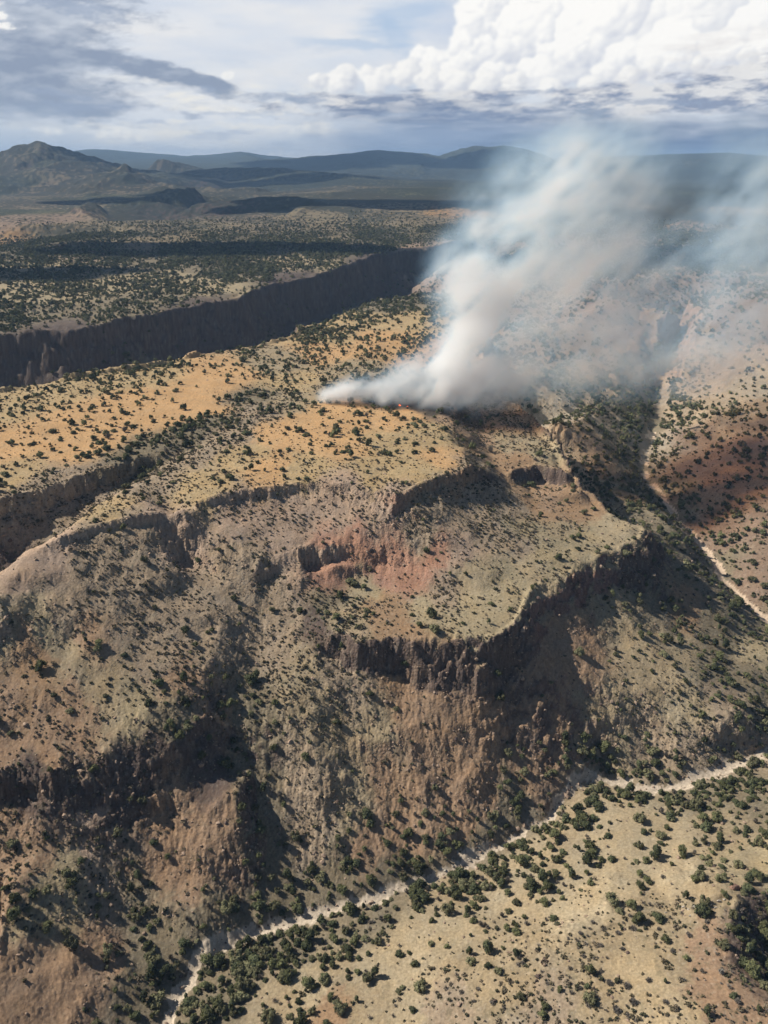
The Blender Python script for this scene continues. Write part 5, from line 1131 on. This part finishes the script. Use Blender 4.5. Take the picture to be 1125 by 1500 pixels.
# finer structure is drawn out along the drift (up and to the right)
_s = (gx * .8 + gz * .6); _t = (gz * .8 - gx * .6); tex = 0; _a = 1; _n = 0; _f = 1 / 21
for k in range(5):
    tex = tex + _a * noise3(_s * _f * .5 + 3.3 + 7.7 * k, gy * _f * .8, (_t + .5 * amp * 0) * _f + 1.9 * k); _n += _a; _a *= .62; _f *= 2.05
tex = tex / _n
dens *= np.clip(.60 + 2.7 * tex, .05, 3.2)
dens = np.clip(dens - .035, 0, None)
edge = np.minimum.reduce([gx - SX0, ex - gx, gy - SY0, ey - gy, ez - gz]); dens *= np.clip(edge / 14, 0, 1)
dens[0] = 0
SMOKE_K = .036
dens *= 1 + 1.6 * np.exp(-((gz - 118) / 16) ** 2)
dens *= 1 - .25 * sstep(130, 250, gz)
# heat and soot tint: the thick young smoke over the flames is creamier than the old blue veil
vme = bpy.data.meshes.new('smoke'); nv = nx * ny * nz
vme.vertices.add(nv)
va = vme.attributes.new('thick', 'FLOAT', 'POINT'); va.data.foreach_set('value', (dens * SMOKE_K).astype(np.float32).ravel())
so = bpy.data.objects.new('smoke', vme); col.objects.link(so)
g = bpy.data.node_groups.new('smoke_field', 'GeometryNodeTree')
g.interface.new_socket('Geometry', in_out='INPUT', socket_type='NodeSocketGeometry'); g.interface.new_socket('Geometry', in_out='OUTPUT', socket_type='NodeSocketGeometry')
N, L = g.nodes, g.links
gi, go = N.new('NodeGroupInput'), N.new('NodeGroupOutput')
vc = N.new('GeometryNodeVolumeCube'); vc.inputs['Min'].default_value = (SX0, SY0, SZ0); vc.inputs['Max'].default_value = (ex, ey, ez)
vc.inputs['Resolution X'].default_value = nx; vc.inputs['Resolution Y'].default_value = ny; vc.inputs['Resolution Z'].default_value = nz
pos = N.new('GeometryNodeInputPosition'); sub = N.new('ShaderNodeVectorMath'); sub.operation = 'SUBTRACT'; sub.inputs[1].default_value = (SX0, SY0, SZ0)
scl = N.new('ShaderNodeVectorMath'); scl.operation = 'SCALE'; scl.inputs['Scale'].default_value = 1 / VOX
L.new(pos.outputs[0], sub.inputs[0]); L.new(sub.outputs[0], scl.inputs[0])
sp = N.new('ShaderNodeSeparateXYZ'); L.new(scl.outputs[0], sp.inputs[0])
def mth(op, a, b=None):
    q = N.new('ShaderNodeMath'); q.operation = op
    for i, w in enumerate((a, b)):
        if w is None: continue
        if isinstance(w, (int, float)): q.inputs[i].default_value = w
        else: L.new(w, q.inputs[i])
    return q.outputs[0]
ii = [mth('ROUND', sp.outputs[k]) for k in range(3)]
# index arithmetic stays exact: below 2^24
idx = mth('ADD', ii[0], mth('MULTIPLY', mth('ADD', ii[1], mth('MULTIPLY', ii[2], float(ny))), float(nx)))
f2i = N.new('FunctionNodeFloatToInt'); f2i.rounding_mode = 'ROUND'; L.new(idx, f2i.inputs[0])
si = N.new('GeometryNodeSampleIndex'); si.data_type = 'FLOAT'; si.domain = 'POINT'; si.clamp = True
na_ = N.new('GeometryNodeInputNamedAttribute'); na_.data_type = 'FLOAT'; na_.inputs['Name'].default_value = 'thick'
L.new(gi.outputs[0], si.inputs['Geometry']); L.new(na_.outputs['Attribute'], si.inputs['Value']); L.new(f2i.outputs[0], si.inputs['Index'])
L.new(si.outputs[0], vc.inputs['Density'])
sm = N.new('GeometryNodeSetMaterial'); L.new(vc.outputs[0], sm.inputs['Geometry'])
ms = bpy.data.materials.new('wood_smoke'); ms.use_nodes = True
n = ms.node_tree.nodes; l = ms.node_tree.links; n.clear()
pv = n.new('ShaderNodeVolumeScatter'); out = n.new('ShaderNodeOutputMaterial'); l.new(pv.outputs[0], out.inputs['Volume'])
vi = n.new('ShaderNodeAttribute'); vi.attribute_name = 'density'; l.new(vi.outputs['Fac'], pv.inputs['Density'])
tm = n.new('ShaderNodeMapRange'); tm.inputs['From Max'].default_value = .075; l.new(vi.outputs['Fac'], tm.inputs['Value'])
cm = n.new('ShaderNodeMix'); cm.data_type = 'RGBA'; cm.inputs['A'].default_value = (.45, .72, 1.0, 1); cm.inputs['B'].default_value = (.84, .94, 1.0, 1)      # thin old smoke scatters blue, thick young smoke white
l.new(tm.outputs[0], cm.inputs['Factor']); l.new(cm.outputs['Result'], pv.inputs['Color'])
pv.inputs['Anisotropy'].default_value = .3
sm.inputs['Material'].default_value = ms; vme.materials.append(ms)
L.new(sm.outputs[0], go.inputs[0])
md = so.modifiers.new('field', 'NODES'); md.node_group = g
tag(so, 'white blue smoke plume drifting right from the grass fire on the mesa edge', 'smoke', None, 'stuff')

# flames: small tongues of fire along the smouldering front
def flame_mesh(seed, mat):
    r2 = np.random.RandomState(seed); V, F = [], []
    for q in range(4):
        ox, oy, hh, ww = r2.uniform(-.8, .8), r2.uniform(-.3, .3), r2.uniform(.8, 2.0), r2.uniform(.25, .5); k = len(V)
        for s in range(6):
            t = s / 5; rr = ww * math.sin(math.pi * min(1, .18 + .82 * t)) * (1 - t * .35) + .01; bx = ox + .25 * math.sin(3 * t + q) + .5 * t * t; 
            for i in range(6): V.append((bx + rr * math.cos(i * math.pi / 3), oy + rr * .7 * math.sin(i * math.pi / 3), hh * t))
        for s in range(5):
            for i in range(6): F.append((k + s * 6 + i, k + s * 6 + (i + 1) % 6, k + (s + 1) * 6 + (i + 1) % 6, k + (s + 1) * 6 + i))
    return mesh_from('flame', V, F, mat, True)
mf = bpy.data.materials.new('fire'); mf.use_nodes = True; n = mf.node_tree.nodes; l = mf.node_tree.links; n.clear()
em = n.new('ShaderNodeEmission'); out = n.new('ShaderNodeOutputMaterial'); em.inputs['Color'].default_value = (1.0, .16, .03, 1); em.inputs['Strength'].default_value = 1.6; l.new(em.outputs[0], out.inputs['Surface'])
for i, (u, v, s_, lab) in enumerate(((586, 595, 1.0, 'largest orange flame licking at the centre of the smoking fire front'), (596, 596, .5, 'tiny flame just right of the largest flame'), (632, 592, .5, 'tiny flame under the thick cream smoke column'), (570, 597, .35, 'tiny flame just left of the largest flame'))):
    x, y, z = hit(u, v); fo = bpy.data.objects.new('flame', flame_mesh(60 + i, mf)); col.objects.link(fo); fo.location = (x, y, z - .1); fo.scale = (s_ * 1.3, s_, s_ * 1.2); tag(fo, lab, 'flame', 'flames along the fire front')

# ================================================================ CLOUDS, unseen, added left of the view to shade the far plain and plateau
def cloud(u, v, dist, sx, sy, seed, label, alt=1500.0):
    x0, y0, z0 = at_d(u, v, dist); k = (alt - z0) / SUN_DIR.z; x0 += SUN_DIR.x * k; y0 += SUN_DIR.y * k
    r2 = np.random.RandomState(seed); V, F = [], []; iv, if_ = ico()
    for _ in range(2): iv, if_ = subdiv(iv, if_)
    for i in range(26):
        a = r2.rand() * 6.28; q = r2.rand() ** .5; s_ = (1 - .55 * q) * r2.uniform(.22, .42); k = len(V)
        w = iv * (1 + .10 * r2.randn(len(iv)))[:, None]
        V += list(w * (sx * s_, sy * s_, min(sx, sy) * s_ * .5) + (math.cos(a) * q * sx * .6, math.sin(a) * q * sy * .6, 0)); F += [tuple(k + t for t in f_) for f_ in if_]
    o = bpy.data.objects.new('cloud', mesh_from('cloud', V, F, M_SHADE_CLOUD, True)); col.objects.link(o); o.location = (x0, y0, alt); tag(o, label, 'cloud', None, 'stuff')
M_SHADE_CLOUD = simple_material('shade_cloud_white', (.85, .86, .88), 1.0, .05, .002, 0, 0)
cloud(330, 372, 1750, 620, 200, 1, 'unseen grey white cumulus added to shade the plateau'); cloud(60, 395, 1400, 260, 130, 2, 'small unseen grey cumulus added to shade the plateau'); cloud(930, 372, 1650, 620, 300, 8, 'long unseen cumulus added to shade the mesa top on the right'); cloud(560, 300, 3000, 900, 420, 3, 'wide unseen cumulus added to shade the mesas')
cloud(200, 298, 3500, 650, 330, 4, 'wide unseen cumulus added to shade the left hills'); cloud(330, 262, 6000, 1900, 900, 5, 'broad unseen grey cumulus added to shade the far mesas', 3300.0); cloud(640, 240, 9500, 3200, 1500, 6, 'broad unseen grey cumulus added to shade the mountains', 5600.0)

# ================================================================ HAZE (the air between here and the mountains)
bm = bpy.data.meshes.new('haze')
hx0, hx1, hy0, hy1, hz0, hz1 = -16500.0, 14500.0, -300.0, 17800.0, float(H.min()) - 1.0, max(float(H.max()), CAM_Z, ez) + 12.0
bm.from_pydata([(x, y, z) for z in (hz0, hz1) for y in (hy0, hy1) for x in (hx0, hx1)], [], [(0, 2, 3, 1), (4, 5, 7, 6), (0, 1, 5, 4), (2, 6, 7, 3), (0, 4, 6, 2), (1, 3, 7, 5)])
ho = bpy.data.objects.new('haze', bm); col.objects.link(ho)
mh = bpy.data.materials.new('hazy_air'); mh.use_nodes = True; n = mh.node_tree.nodes; l = mh.node_tree.links; n.clear()
pv = n.new('ShaderNodeVolumePrincipled'); out = n.new('ShaderNodeOutputMaterial'); l.new(pv.outputs[0], out.inputs['Volume'])
pv.inputs['Color'].default_value = (.40, .64, 1.0, 1); pv.inputs['Density'].default_value = 5.5e-5; pv.inputs['Anisotropy'].default_value = 0.0
bm.materials.append(mh)
tag(ho, kind='stuff')
